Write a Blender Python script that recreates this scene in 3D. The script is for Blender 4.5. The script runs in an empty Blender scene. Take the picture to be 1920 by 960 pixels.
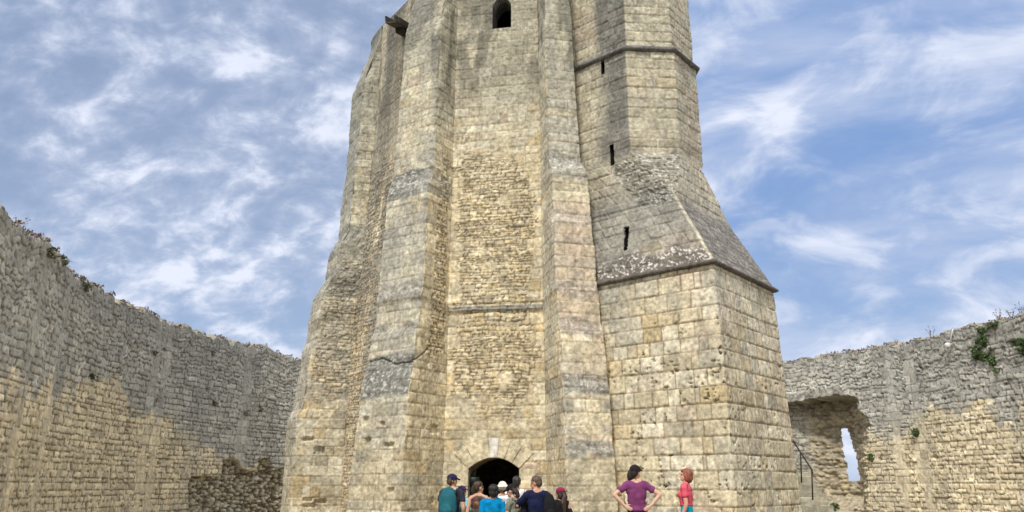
import bpy, bmesh, math, random
import numpy as np
from mathutils import Vector, Matrix, Euler

# ------------------------------------------------------------------ camera, light, world
sc = bpy.context.scene
COL = sc.collection
F = 1443.0                      # focal length in photograph pixels (1920 wide)
PITCH = math.radians(16.6)
EYE = 1.4                       # camera height above the keep's footing
cam_d = bpy.data.cameras.new('camera')
cam = bpy.data.objects.new('camera', cam_d); COL.objects.link(cam)
cam_d.sensor_width = 36.0; cam_d.lens = 36.0 * F / 1920.0
cam_d.clip_start = 0.1; cam_d.clip_end = 6000
cam.location = (0, 0, EYE); cam.rotation_euler = (math.radians(90) + PITCH, 0, 0)
sc.camera = cam

SUN_EL = math.radians(52); SUN_AZ = math.radians(200)      # azimuth clockwise from +Y
sun_d = bpy.data.lights.new('sun', 'SUN'); sun = bpy.data.objects.new('sun', sun_d); COL.objects.link(sun)
sun_d.energy = 2.0; sun_d.angle = math.radians(12); sun_d.color = (1.0, 0.95, 0.87)
sd = Vector((math.sin(SUN_AZ)*math.cos(SUN_EL), math.cos(SUN_AZ)*math.cos(SUN_EL), math.sin(SUN_EL)))
sun.rotation_euler = (-sd).to_track_quat('-Z', 'Y').to_euler()
sun.location = sd * 60

sc.view_settings.view_transform = 'Standard'; sc.view_settings.look = 'None'
sc.view_settings.gamma = 1; sc.view_settings.use_curve_mapping = False
sc.view_settings.exposure = 0.6

def make_world():
    w = bpy.data.worlds.new('World'); sc.world = w; w.use_nodes = True
    nt = w.node_tree; N = nt.nodes; Lk = nt.links
    for n in list(N): N.remove(n)
    def nd(t, **k):
        n = N.new(t)
        for a, b in k.items(): setattr(n, a, b)
        return n
    def math_(op, a, b=None, clamp=False):
        n = nd('ShaderNodeMath', operation=op); n.use_clamp = clamp
        for i, v in enumerate((a, b)):
            if v is None: continue
            if isinstance(v, (int, float)): n.inputs[i].default_value = v
            else: Lk.new(v, n.inputs[i])
        return n.outputs[0]
    def ramp(v, a, b, lo=0.0, hi=1.0):
        n = nd('ShaderNodeMapRange', interpolation_type='SMOOTHSTEP')
        Lk.new(v, n.inputs['Value'])
        n.inputs['From Min'].default_value = a; n.inputs['From Max'].default_value = b
        n.inputs['To Min'].default_value = lo; n.inputs['To Max'].default_value = hi
        return n.outputs['Result']
    def mix(f, a, b):
        n = nd('ShaderNodeMix', data_type='RGBA')
        if isinstance(f, (int, float)): n.inputs[0].default_value = f
        else: Lk.new(f, n.inputs[0])
        for i, v in ((6, a), (7, b)):
            if isinstance(v, tuple): n.inputs[i].default_value = v + (1,)
            else: Lk.new(v, n.inputs[i])
        return n.outputs[2]
    sky = nd('ShaderNodeTexSky', sky_type='NISHITA'); sky.sun_disc = False
    sky.sun_elevation = SUN_EL; sky.sun_rotation = SUN_AZ
    sky.air_density = 1.0; sky.dust_density = 0.6; sky.ozone_density = 1.6
    tc = nd('ShaderNodeTexCoord'); sp = nd('ShaderNodeSeparateXYZ'); Lk.new(tc.outputs['Generated'], sp.inputs[0])
    zz = math_('MAXIMUM', math_('ADD', sp.outputs[2], 0.75), 0.3)
    u = math_('DIVIDE', sp.outputs[0], zz); v = math_('DIVIDE', sp.outputs[1], zz)
    cb = nd('ShaderNodeCombineXYZ'); Lk.new(u, cb.inputs[0]); Lk.new(v, cb.inputs[1])
    def noise(vec, scale, det, rough, rot=0.0, st=(1, 1, 1), loc=(0, 0, 0), dist=0.0):
        m = nd('ShaderNodeMapping'); Lk.new(vec, m.inputs[0])
        m.inputs['Rotation'].default_value = (0, 0, rot); m.inputs['Scale'].default_value = st; m.inputs['Location'].default_value = loc
        n = nd('ShaderNodeTexNoise'); Lk.new(m.outputs[0], n.inputs['Vector'])
        n.inputs['Scale'].default_value = scale; n.inputs['Detail'].default_value = det
        n.inputs['Roughness'].default_value = rough; n.inputs['Distortion'].default_value = dist
        return n.outputs['Fac']
    P = cb.outputs[0]
    def rotated(vec, ang, st):
        m = nd('ShaderNodeMapping'); Lk.new(vec, m.inputs[0]); m.inputs['Rotation'].default_value = (0, 0, ang)
        m2 = nd('ShaderNodeMapping'); Lk.new(m.outputs[0], m2.inputs[0]); m2.inputs['Scale'].default_value = st
        return m2.outputs[0]
    broad = noise(P, 2.6, 4, 0.5, loc=(3.1, 1.7, 0), dist=0.4)
    sheet = ramp(broad, 0.38, 0.66)                                                            # broad lilac veil
    fine = noise(rotated(P, 0.05, (0.85, 1.2, 1)), 10.0, 5, 0.55, loc=(5.3, 2.2, 0), dist=0.45)
    tiny = noise(rotated(P, -0.1, (0.85, 1.2, 1)), 25.0, 5, 0.6, loc=(2.3, 6.2, 0), dist=0.25)
    lump = math_('ADD', math_('MULTIPLY', fine, 0.50), math_('ADD', math_('MULTIPLY', tiny, 0.38), math_('MULTIPLY', broad, 0.12)))
    soft = ramp(lump, 0.40, 0.54); core = ramp(lump, 0.49, 0.62)
    streak = ramp(noise(rotated(P, 0.46, (0.48, 1.35, 1)), 4.4, 8, 0.58, loc=(0.7, 5.5, 0), dist=0.45), 0.32, 0.62)    # wind-drawn cirrus
    wisps = ramp(noise(rotated(P, 0.34, (0.75, 1.2, 1)), 12.0, 7, 0.58, loc=(4.7, 1.5, 0), dist=0.5), 0.42, 0.66)
    side = ramp(sp.outputs[0], -0.02, 0.24)
    left = math_('MULTIPLY', math_('SUBTRACT', 1.0, side), math_('ADD', math_('MULTIPLY', sheet, 0.12), math_('ADD', math_('MULTIPLY', soft, 0.34), math_('MULTIPLY', core, 0.56))), True)
    right = math_('MULTIPLY', side, math_('ADD', math_('ADD', math_('MULTIPLY', sheet, 0.2), math_('MULTIPLY', wisps, 0.45)), math_('MULTIPLY', streak, 0.62)), True)
    dens = math_('ADD', left, right, True)
    # unseen sky overhead and behind the camera brightened, an added soft fill light
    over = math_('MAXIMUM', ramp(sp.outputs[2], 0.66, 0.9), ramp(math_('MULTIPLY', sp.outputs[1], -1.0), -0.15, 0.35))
    blue = mix(side, (2.35, 3.05, 4.55), (1.75, 2.95, 5.6))
    low = ramp(sp.outputs[2], 0.0, 0.42)
    pale = mix(low, (2.8, 3.9, 5.8), blue)
    base = mix(0.85, sky.outputs[0], pale)
    cloud = mix(dens, (3.6, 4.3, 5.9), (6.4, 6.8, 7.9))
    out = mix(dens, base, cloud)
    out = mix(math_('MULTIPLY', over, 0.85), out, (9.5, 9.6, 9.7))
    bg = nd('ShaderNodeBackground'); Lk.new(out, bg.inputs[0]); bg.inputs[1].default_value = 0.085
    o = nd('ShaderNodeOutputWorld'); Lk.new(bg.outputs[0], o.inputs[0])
make_world()

# ------------------------------------------------------------------ measuring helpers
SP, CP = math.sin(PITCH), math.cos(PITCH)
def ray(px, py):
    v = 480.0 - py
    return (px - 960.0, F*CP - v*SP, F*SP + v*CP)
def at(px, py, Y):
    x, y, z = ray(px, py); return Vector((x/y*Y, Y, EYE + z/y*Y))
def on_plane(px, py, P0, d):
    """ray against the vertical plane through P0 with plan direction d -> (t along d, z)"""
    x, y, z = ray(px, py)
    # a*(x,y) = P0 + t*d
    det = -x*d[1] + y*d[0]
    a = (-P0[0]*d[1] + P0[1]*d[0]) / det
    t = (x*P0[1] - y*P0[0]) / (-det) if False else ((a*x - P0[0])*d[0] + (a*y - P0[1])*d[1])
    return t, EYE + a*z

# ------------------------------------------------------------------ numpy noise
def h01(i, j, seed=0):
    i = np.asarray(i).astype(np.int64); j = np.asarray(j).astype(np.int64)
    x = (i*374761393 + j*668265263 + seed*2147483647 + 1013904223) & 0xFFFFFFFF
    x = ((x ^ (x >> 13)) * 1274126177) & 0xFFFFFFFF
    x = ((x ^ (x >> 16)) * 2246822519) & 0xFFFFFFFF
    x = x ^ (x >> 15)
    return (x & 0xFFFFFF) / float(0x1000000)
def vnoise(x, y, seed=0):
    xi = np.floor(x); yi = np.floor(y); fx = x - xi; fy = y - yi
    fx = fx*fx*(3-2*fx); fy = fy*fy*(3-2*fy)
    a = h01(xi, yi, seed); b = h01(xi+1, yi, seed); c = h01(xi, yi+1, seed); d = h01(xi+1, yi+1, seed)
    return (a*(1-fx)+b*fx)*(1-fy) + (c*(1-fx)+d*fx)*fy
def fbm(x, y, seed=0, o=4, g=0.5):
    r = 0; a = 1; t = 0
    for k in range(o):
        r = r + a*vnoise(x*2**k + 17.3*k, y*2**k + 9.1*k, seed+k); t += a; a *= g
    return r/t
def sst(x, a, b):
    t = np.clip((x-a)/(b-a), 0, 1); return t*t*(3-2*t)
def lerp(a, b, t): return a + (b-a)*t

# ------------------------------------------------------------------ scene helpers
def tag(o, label=None, cat=None, group=None, kind=None):
    if label: o['label'] = label
    if cat: o['category'] = cat
    if group: o['group'] = group
    if kind: o['kind'] = kind
    return o
def thing(name, label, cat, loc=(0, 0, 0), rz=0.0, group=None):
    o = bpy.data.objects.new(name, None); COL.objects.link(o)
    o.location = loc; o.rotation_euler = (0, 0, rz); o.empty_display_size = 0.2
    return tag(o, label, cat, group)
def link_mesh(name, me, mat, parent=None, smooth=True):
    o = bpy.data.objects.new(name, me); COL.objects.link(o)
    if mat is not None: me.materials.append(mat)
    if parent is not None:
        o.parent = parent
    if smooth and len(me.polygons):
        me.polygons.foreach_set('use_smooth', np.ones(len(me.polygons), dtype=bool))
    return o
def np_mesh(name, V, Q, mat, parent=None, col=None, smooth=True, local=None):
    """V (n,3) Q (m,4) quads (world coordinates; local = origin of the parent to subtract)"""
    V = np.asarray(V, dtype=np.float64)
    used = np.zeros(len(V), bool); used[Q.ravel()] = True
    idx = np.cumsum(used)-1
    V = V[used]; Q = idx[Q]
    if col is not None: col = col[used]
    if local is not None: V = V - np.array(local)[None, :]
    me = bpy.data.meshes.new(name)
    me.vertices.add(len(V)); me.vertices.foreach_set('co', V.astype(np.float32).ravel())
    k = Q.shape[1]
    me.loops.add(Q.size); me.loops.foreach_set('vertex_index', Q.astype(np.int32).ravel())
    me.polygons.add(len(Q)); me.polygons.foreach_set('loop_start', np.arange(0, Q.size, k, dtype=np.int32))
    me.polygons.foreach_set('loop_total', np.full(len(Q), k, dtype=np.int32))
    me.update(calc_edges=True)
    if col is not None:
        at_ = me.color_attributes.new('stone', 'FLOAT_COLOR', 'POINT')
        c4 = np.ones((len(V), 4), np.float32); c4[:, :3] = col
        at_.data.foreach_set('color', c4.ravel())
    return link_mesh(name, me, mat, parent, smooth)
def grid_faces(nr, nc, base=0):
    r = np.arange(nr-1)[:, None]*nc; c = np.arange(nc-1)[None, :]
    a = (r + c)
    return np.stack([a, a+1, a+nc+1, a+nc], -1).reshape(-1, 4) + base

# ------------------------------------------------------------------ materials
def mat_new(name):
    m = bpy.data.materials.new(name); m.use_nodes = True
    nt = m.node_tree; b = nt.nodes['Principled BSDF']; return m, nt, b
def simple(name, c, rough=0.8, metal=0.0, var=0.0, scale=20.0, bump=0.0, spec=0.3):
    m, nt, b = mat_new(name)
    b.inputs['Base Color'].default_value = (*c, 1); b.inputs['Roughness'].default_value = rough
    b.inputs['Metallic'].default_value = metal
    b.inputs['Specular IOR Level'].default_value = spec
    if var or bump:
        tc = nt.nodes.new('ShaderNodeTexCoord'); n = nt.nodes.new('ShaderNodeTexNoise')
        n.inputs['Scale'].default_value = scale; n.inputs['Detail'].default_value = 5
        nt.links.new(tc.outputs['Object'], n.inputs['Vector'])
        if var:
            mr = nt.nodes.new('ShaderNodeMapRange'); nt.links.new(n.outputs['Fac'], mr.inputs[0])
            mr.inputs['From Min'].default_value = 0.3; mr.inputs['From Max'].default_value = 0.7
            mr.inputs['To Min'].default_value = 1-var; mr.inputs['To Max'].default_value = 1+var
            mx = nt.nodes.new('ShaderNodeVectorMath'); mx.operation = 'SCALE'
            mx.inputs[0].default_value = c; nt.links.new(mr.outputs[0], mx.inputs['Scale'])
            nt.links.new(mx.outputs[0], b.inputs['Base Color'])
        if bump:
            bp = nt.nodes.new('ShaderNodeBump'); bp.inputs['Strength'].default_value = bump; bp.inputs['Distance'].default_value = 0.02
            nt.links.new(n.outputs['Fac'], bp.inputs['Height']); nt.links.new(bp.outputs[0], b.inputs['Normal'])
    return m
def stone_mat(name, fine=26.0, mottling=0.40, lichen=0.35):
    """masonry: the stone-by-stone tone comes from the attribute, the grain from noise"""
    m, nt, b = mat_new(name); N = nt.nodes; L = nt.links
    b.inputs['Roughness'].default_value = 0.93; b.inputs['Specular IOR Level'].default_value = 0.15
    at_ = N.new('ShaderNodeAttribute'); at_.attribute_name = 'stone'
    tc = N.new('ShaderNodeTexCoord')
    def noise(s, d, r=0.6):
        n = N.new('ShaderNodeTexNoise'); L.new(tc.outputs['Object'], n.inputs['Vector'])
        n.inputs['Scale'].default_value = s; n.inputs['Detail'].default_value = d; n.inputs['Roughness'].default_value = r
        return n.outputs['Fac']
    def mr(v, a, b_, lo, hi):
        n = N.new('ShaderNodeMapRange'); L.new(v, n.inputs[0])
        for k, x in zip(('From Min', 'From Max', 'To Min', 'To Max'), (a, b_, lo, hi)): n.inputs[k].default_value = x
        return n.outputs[0]
    n1 = noise(fine*.45, 5, 0.6); n2 = noise(2.5, 5)
    f1 = mr(n1, 0.3, 0.7, 1-mottling, 1+mottling); f2 = mr(n2, 0.3, 0.7, 1-mottling*0.6, 1+mottling*0.6)
    mm = N.new('ShaderNodeMath'); mm.operation = 'MULTIPLY'; L.new(f1, mm.inputs[0]); L.new(f2, mm.inputs[1])
    sc_ = N.new('ShaderNodeVectorMath'); sc_.operation = 'SCALE'; L.new(at_.outputs['Color'], sc_.inputs[0]); L.new(mm.outputs[0], sc_.inputs['Scale'])
    # pale lichen specks
    v = N.new('ShaderNodeTexVoronoi'); L.new(tc.outputs['Object'], v.inputs['Vector']); v.inputs['Scale'].default_value = 9.0
    lf = mr(v.outputs['Distance'], 0.10, 0.2, lichen, 0.0)
    gate = mr(noise(1.7, 3), 0.52, 0.62, 0.0, 1.0)
    g2 = N.new('ShaderNodeMath'); g2.operation = 'MULTIPLY'; g2.use_clamp = True; L.new(lf, g2.inputs[0]); L.new(gate, g2.inputs[1])
    mx = N.new('ShaderNodeMix'); mx.data_type = 'RGBA'; L.new(g2.outputs[0], mx.inputs[0]); L.new(sc_.outputs[0], mx.inputs[6]); mx.inputs[7].default_value = (0.62, 0.6, 0.52, 1)
    L.new(mx.outputs[2], b.inputs['Base Color'])
    bp = N.new('ShaderNodeBump'); bp.inputs['Strength'].default_value = 0.55; bp.inputs['Distance'].default_value = 0.02
    n3 = noise(60, 4, 0.7); ad = N.new('ShaderNodeMath'); ad.operation = 'ADD'; L.new(n1, ad.inputs[0]); L.new(n3, ad.inputs[1])
    L.new(ad.outputs[0], bp.inputs['Height']); L.new(bp.outputs[0], b.inputs['Normal'])
    return m
M_KEEP = stone_mat('keep_limestone')
M_RING = stone_mat('rubble_limestone', 22, 0.25, 0.3)
M_DARKSTONE = simple('interior_stone', (0.05, 0.045, 0.035), 0.95, var=0.3, scale=4)

# ------------------------------------------------------------------ masonry patterns
class Courses:
    def __init__(s, z0, z1, hmin, hmax, seed):
        r = random.Random(seed); b = [z0]
        while b[-1] < z1: b.append(b[-1] + r.uniform(hmin, hmax))
        s.b = np.array(b)
    def find(s, z):
        i = np.clip(np.searchsorted(s.b, z, side='right')-1, 0, len(s.b)-2)
        return i, z - s.b[i], s.b[i+1] - z
def cells(s, ci, L, jit, seed):
    """jittered stones along a course -> id, distance left, distance right"""
    Lc = L*(0.8+0.5*h01(ci, 7, seed)); t = (s + h01(ci, 3, seed)*3.0)/Lc + 500.0
    k = np.floor(t)
    J = lambda kk: (h01(kk, ci, seed+11)-0.5)*jit
    lo = k+J(k); hi = k+1+J(k+1)
    dn = t < lo; up = t >= hi
    k = k - dn + up
    lo = k+J(k); hi = k+1+J(k+1)
    return k, (t-lo)*Lc, (hi-t)*Lc
def edge(dx, dz, r):
    e = np.minimum(dx, dz)
    m = (dx < r) & (dz < r)
    return np.where(m, r - np.hypot(r-dx, r-dz), e)
def palette(h, cols, wts):
    c = np.cumsum(np.array(wts)/sum(wts)); i = np.searchsorted(c, h); i = np.clip(i, 0, len(cols)-1)
    cols = np.array(cols); mean = (cols*(np.array(wts)/sum(wts))[:, None]).sum(0)
    t = .35+.5*((h*7.31) % 1.0)
    return cols[i]*t[..., None] + mean*(1-t)[..., None]

# stone albedos (linear)
CREAM=(.62,.545,.38); PALE=(.68,.635,.50); OCHRE=(.60,.475,.27); GREY=(.44,.41,.33); PINK=(.56,.445,.345); SHADE=(.30,.28,.23)
COOLGREY=(.30,.295,.265); DARKG=(.17,.165,.15)

def dress(S, Z, A, R, rub, seed, LA=.42, LR=.22, quoin=None, relA=.013, relR=.022, jA=.016, jR=.016, pits=0.0, warp=.11, jk=1.0, palA=None, palR=None, mortar=(.30,.22,.12)):
    """S,Z surface metres; A,R course sets; rub 0..1 rubble mask; quoin=(dist, key id, side parity) -> displacement, colour"""
    wob = (fbm(S*1.3, Z*1.3, seed+40, 3)-.5)
    out = []
    for kind in (0, 1):
        Cs = (A, R)[kind]
        zz = Z + (.02 if kind == 0 else warp)*wob + (0 if kind == 0 else .03)*(vnoise(S*6, Z*6, seed+44)-.5)
        ci, dlo, dhi = Cs.find(zz)
        s2 = S + (.0 if kind == 0 else .07)*(vnoise(S*5+9, Z*7, seed+45)-.5)
        k, dl, dr = cells(s2, ci, (LA, LR)[kind], (.55, .75)[kind], seed+kind*5)
        if kind == 0 and quoin is not None:
            qd, qid, par = quoin
            ql = np.where((ci+par) % 2 == 0, .24, .46) + .08*(h01(ci, qid, seed)-.5)
            inq = qd < ql
            dr = np.where(inq, ql-qd, dr); dl = np.where(inq, 9.0, dl)
            out_d = np.where(~inq, qd-ql, 9.0)
            dl = np.minimum(dl, out_d); k = np.where(inq, 9000+qid, k)
        e = edge(np.minimum(dl, dr), np.minimum(dlo, dhi), (.03, .03)[kind])
        e = e + (.006, .016)[kind]*(vnoise(S*22, Z*22, seed+50)-.5)*2
        hA = h01(ci, k, seed+60+kind); hB = h01(ci, k, seed+61+kind); hC = h01(ci, k, seed+62+kind)
        out.append((e, hA, hB, hC, ci))
    eA, a1, a2, a3, _ = out[0]; eR, r1, r2, r3, _ = out[1]
    fine = fbm(S*9, Z*9, seed+70, 4, .6)-.5
    jw = jA*(1+1.2*(vnoise(S*.9, Z*.9, seed+71)-.4))
    mA = sst(eA, jw*.25, jw*.25+.012); mR = sst(eR, jR*.2, jR*.2+.014)
    dA = mA*(relA*.8 + (a3-.5)*relA*1.1) + fine*.018*mA
    crag = fbm(S*7+30, Z*16, seed+75, 3)-.5
    dR = mR*(relR*.7 + (r3-.4)*relR*1.9 + (r2-.5)*.10*np.clip(eR, 0, .06)) + fine*.02 + crag*relR*1.1*mR
    palA = palA or ([CREAM, PALE, OCHRE, GREY, PINK], [5, 3.0, .8, 1.6, .5])
    palR = palR or ([CREAM, PALE, OCHRE, GREY, PINK], [4, 1.6, 2.8, 2.4, .7])
    cA = palette(a1, *palA)*(.84+.30*a2)[..., None]; cR = palette(r1, *palR)*(.80+.36*r2)[..., None]
    mort = np.array(mortar)*.72
    mortA = np.array(mortar)*1.0
    jv = np.clip((vnoise(S*.7+3, Z*1.1, seed+73)*1.3)*jk + jk*.25, .15, 1)
    cA = lerp(mortA*np.ones_like(cA), cA, (1-jv*(1-mA))[..., None]); cR = lerp(mort*.8*np.ones_like(cR), cR, mR[..., None])
    if np.any(pits > 0) if not np.isscalar(pits) else pits > 0:
        p = sst(vnoise(S*13+3, Z*15, seed+80)*.6+vnoise(S*31, Z*34, seed+81)*.4, .70, .80)*sst(vnoise(S*1.7, Z*2.0, seed+82)+.5*(a2-.5), .42, .62)*pits
        dA = dA - .05*p; cA = cA*(1-.55*p)[..., None]
    m = rub
    d = lerp(dA, dR, m); c = lerp(cA, cR, m[..., None])
    # hairline flaws and tooling of single stones
    grit = fbm(S*16, Z*20, seed+95, 3, .6); c = c*(.70+.60*grit)[..., None]
    blot = fbm(S*.55, Z*.55, seed+90, 4)
    c = c*(.88+.26*blot)[..., None]
    return d, c
def stain_or_shade(c, f, colr, keep=.35):
    """weathering film or painted shade: pull towards colour, keeping some stone-to-stone contrast"""
    lum = c.mean(-1, keepdims=True)/.42
    return lerp(c, np.array(colr)*(1-keep+keep*lum), np.clip(f, 0, 1)[..., None])
def speck(c, S, Z, f, colr=(.68,.66,.6), seed=5):
    w = sst(vnoise(S*19, Z*26, seed)*.5+vnoise(S*38, Z*41, seed+1)*.5, .58, .70)*np.clip(f, 0, 1)
    return lerp(c, np.array(colr)*np.ones_like(c), w[..., None])

def loft(zs, keyf, nper):
    """closed or open plan outline at each height -> per segment dict of arrays"""
    K = np.array([keyf(z) for z in zs])            # nr,K,2
    segs = []
    for i, n in enumerate(nper):
        a = K[:, i]; b = K[:, i+1]; t = np.linspace(0, 1, n+1)
        P = a[:, None, :]*(1-t)[None, :, None] + b[:, None, :]*t[None, :, None]
        d = b-a; ln = np.hypot(d[:, 0], d[:, 1]); ln = np.maximum(ln, 1e-4)
        nrm = np.stack([d[:, 1]/ln, -d[:, 0]/ln], -1)
        X = ln[:, None]*t[None, :]; Y = ln[:, None]*(1-t)[None, :]
        segs.append(dict(P=P, n=nrm, X=X, Y=Y, Z=np.repeat(zs[:, None], n+1, 1)))
    return segs
def mesh_segments(name, segs, ids, D, Cc, mat, parent, holes=None, rows=None, loop=False):
    """weld consecutive segments (shared key columns) into one mesh"""
    Ps, Cs, Zs = [], [], []
    for q, i in enumerate(ids):
        s = segs[i]; nr, nc = s['X'].shape
        n = np.repeat(s['n'][:, None, :], nc, 1).copy()
        d = D[i].copy()
        if i-1 in D and i >= 1 and (q > 0 or True) and segs[i-1] is not None:
            m = segs[i-1]['n'] + s['n']; ml = np.maximum((m*m).sum(1), .6); n[:, 0] = 2*m/ml[:, None]*1.0; d[:, 0] = .5*(D[i-1][:, -1] + D[i][:, 0])
        if i+1 in D:
            m = segs[i+1]['n'] + s['n']; ml = np.maximum((m*m).sum(1), .6); n[:, -1] = 2*m/ml[:, None]*1.0; d[:, -1] = .5*(D[i][:, -1] + D[i+1][:, 0])
        XY = s['P'] + n*d[..., None]
        sl = slice(0, None) if q == 0 else slice(1, None)
        Ps.append(XY[:, sl]); Cs.append(Cc[i][:, sl]); Zs.append(s['Z'][:, sl])
    XY = np.concatenate(Ps, 1); C = np.concatenate(Cs, 1); Z = np.concatenate(Zs, 1)
    nr, nc = Z.shape
    V = np.dstack([XY, Z]).reshape(-1, 3); Q = grid_faces(nr, nc)
    if holes is not None:
        cen = V[Q].mean(1); Q = Q[~holes(cen)]
    return np_mesh(name, V, Q, mat, parent, C.reshape(-1, 3))

# ================================================================== THE KEEP
kk = 1.12
DF = np.array([math.cos(math.radians(-10)), math.sin(math.radians(-10))])     # along the door wall, to the right
CF = np.array([-.35*kk, 15*kk])
def dv(az): a = math.radians(az); return np.array([math.sin(a), math.cos(a)])
N1, T1 = dv(167.5), dv(77.5); N2, T2 = dv(212.5), dv(302.5); N3 = dv(257.5); TL = dv(325)
OC = CF + np.array([.174, .985])*4.04 + DF*.35
OV = lambda az, r=4.55: OC + dv(az)*r
def tab(z, pts): return float(np.interp(z, [p[0] for p in pts], [p[1] for p in pts]))
D1 = [(-.6,1.47),(2.0,1.45),(2.12,1.40),(3.25,1.38),(3.42,1.30),(4.4,1.26),(4.58,1.17),(5.2,1.14),(5.36,1.06),(6.8,1.03),(6.98,.97),(8.0,.96),(8.42,.70),(14.5,.62)]
W1 = [(-.6,.99),(3,.96),(5,.89),(8,.80),(8.4,.74),(14.5,.56)]
D2 = [(-.6,1.38),(3.25,1.27),(3.95,1.12),(4.5,1.08),(4.66,1.0),(5.4,.97),(5.56,.92),(7.9,.86),(8.3,.72),(12.2,.67),(13.0,.55),(14.5,.1)]
W2 = [(-.6,1.5),(2.6,1.33),(5,1.25),(8,1.2),(12,1.1),(14.5,1.0)]
D3 = [(-.6,1.26),(3.0,1.22),(3.3,1.13),(4.8,1.06),(5.05,.98),(6.25,.93),(6.75,.69),(7.5,.65),(7.95,.44),(12.3,.42),(13.7,.02),(14.5,.02)]
S3 = [(-.6,2.85),(3,2.85),(5.5,2.72),(6.9,2.45),(8.4,2.32),(10.7,2.09),(14.5,1.95)]
STRING_Z = 5.22
def keep_keys(z):
    bat = -.06*sst(np.array(z), STRING_Z-.02, STRING_Z+.12)
    c = CF - np.array([-.174, -.985])*bat*-1 * -1
    sh = tab(z, [(0, 0), (7, .07), (13, .13)])
    L = c + DF*(-1.11+sh); R = c + DF*(1.145-sh*.7)
    b1a = R + N1*tab(z, D1); b1b = b1a + T1*tab(z, W1); b1c = b1b - N1*(tab(z, D1)+.05)
    b2a = L + N2*tab(z, D2); b2b = b2a + T2*tab(z, W2); b2f = L + T2*1.33; b2c = b2f
    f3 = np.array([-2.59, 17.7]) + TL*tab(z, S3); b3a = f3 + N3*tab(z, D3); b3b = b3a + np.array([-.43, .78])
    b3c = b3b - N3*(tab(z, D3)*.9)
    return [OV(347.5), OV(302.5), b3c, b3b, b3a, f3, b2f, b2b, b2a, L, R, b1a, b1b, b1c, OV(122.5), OV(77.5), OV(32.5), OV(347.5)]
G = .021
ZK = np.arange(-.5, 14.05, G)
NP = [4, 12, 12, int(.9/G), int(1.24/G), int(3.2/.03), 36, int(1.45/G), int(1.38/G), int(2.26/G), int(1.45/G), int(.98/G), 40, 30, 12, 12, 12]
KS = loft(ZK, keep_keys, NP)
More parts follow.
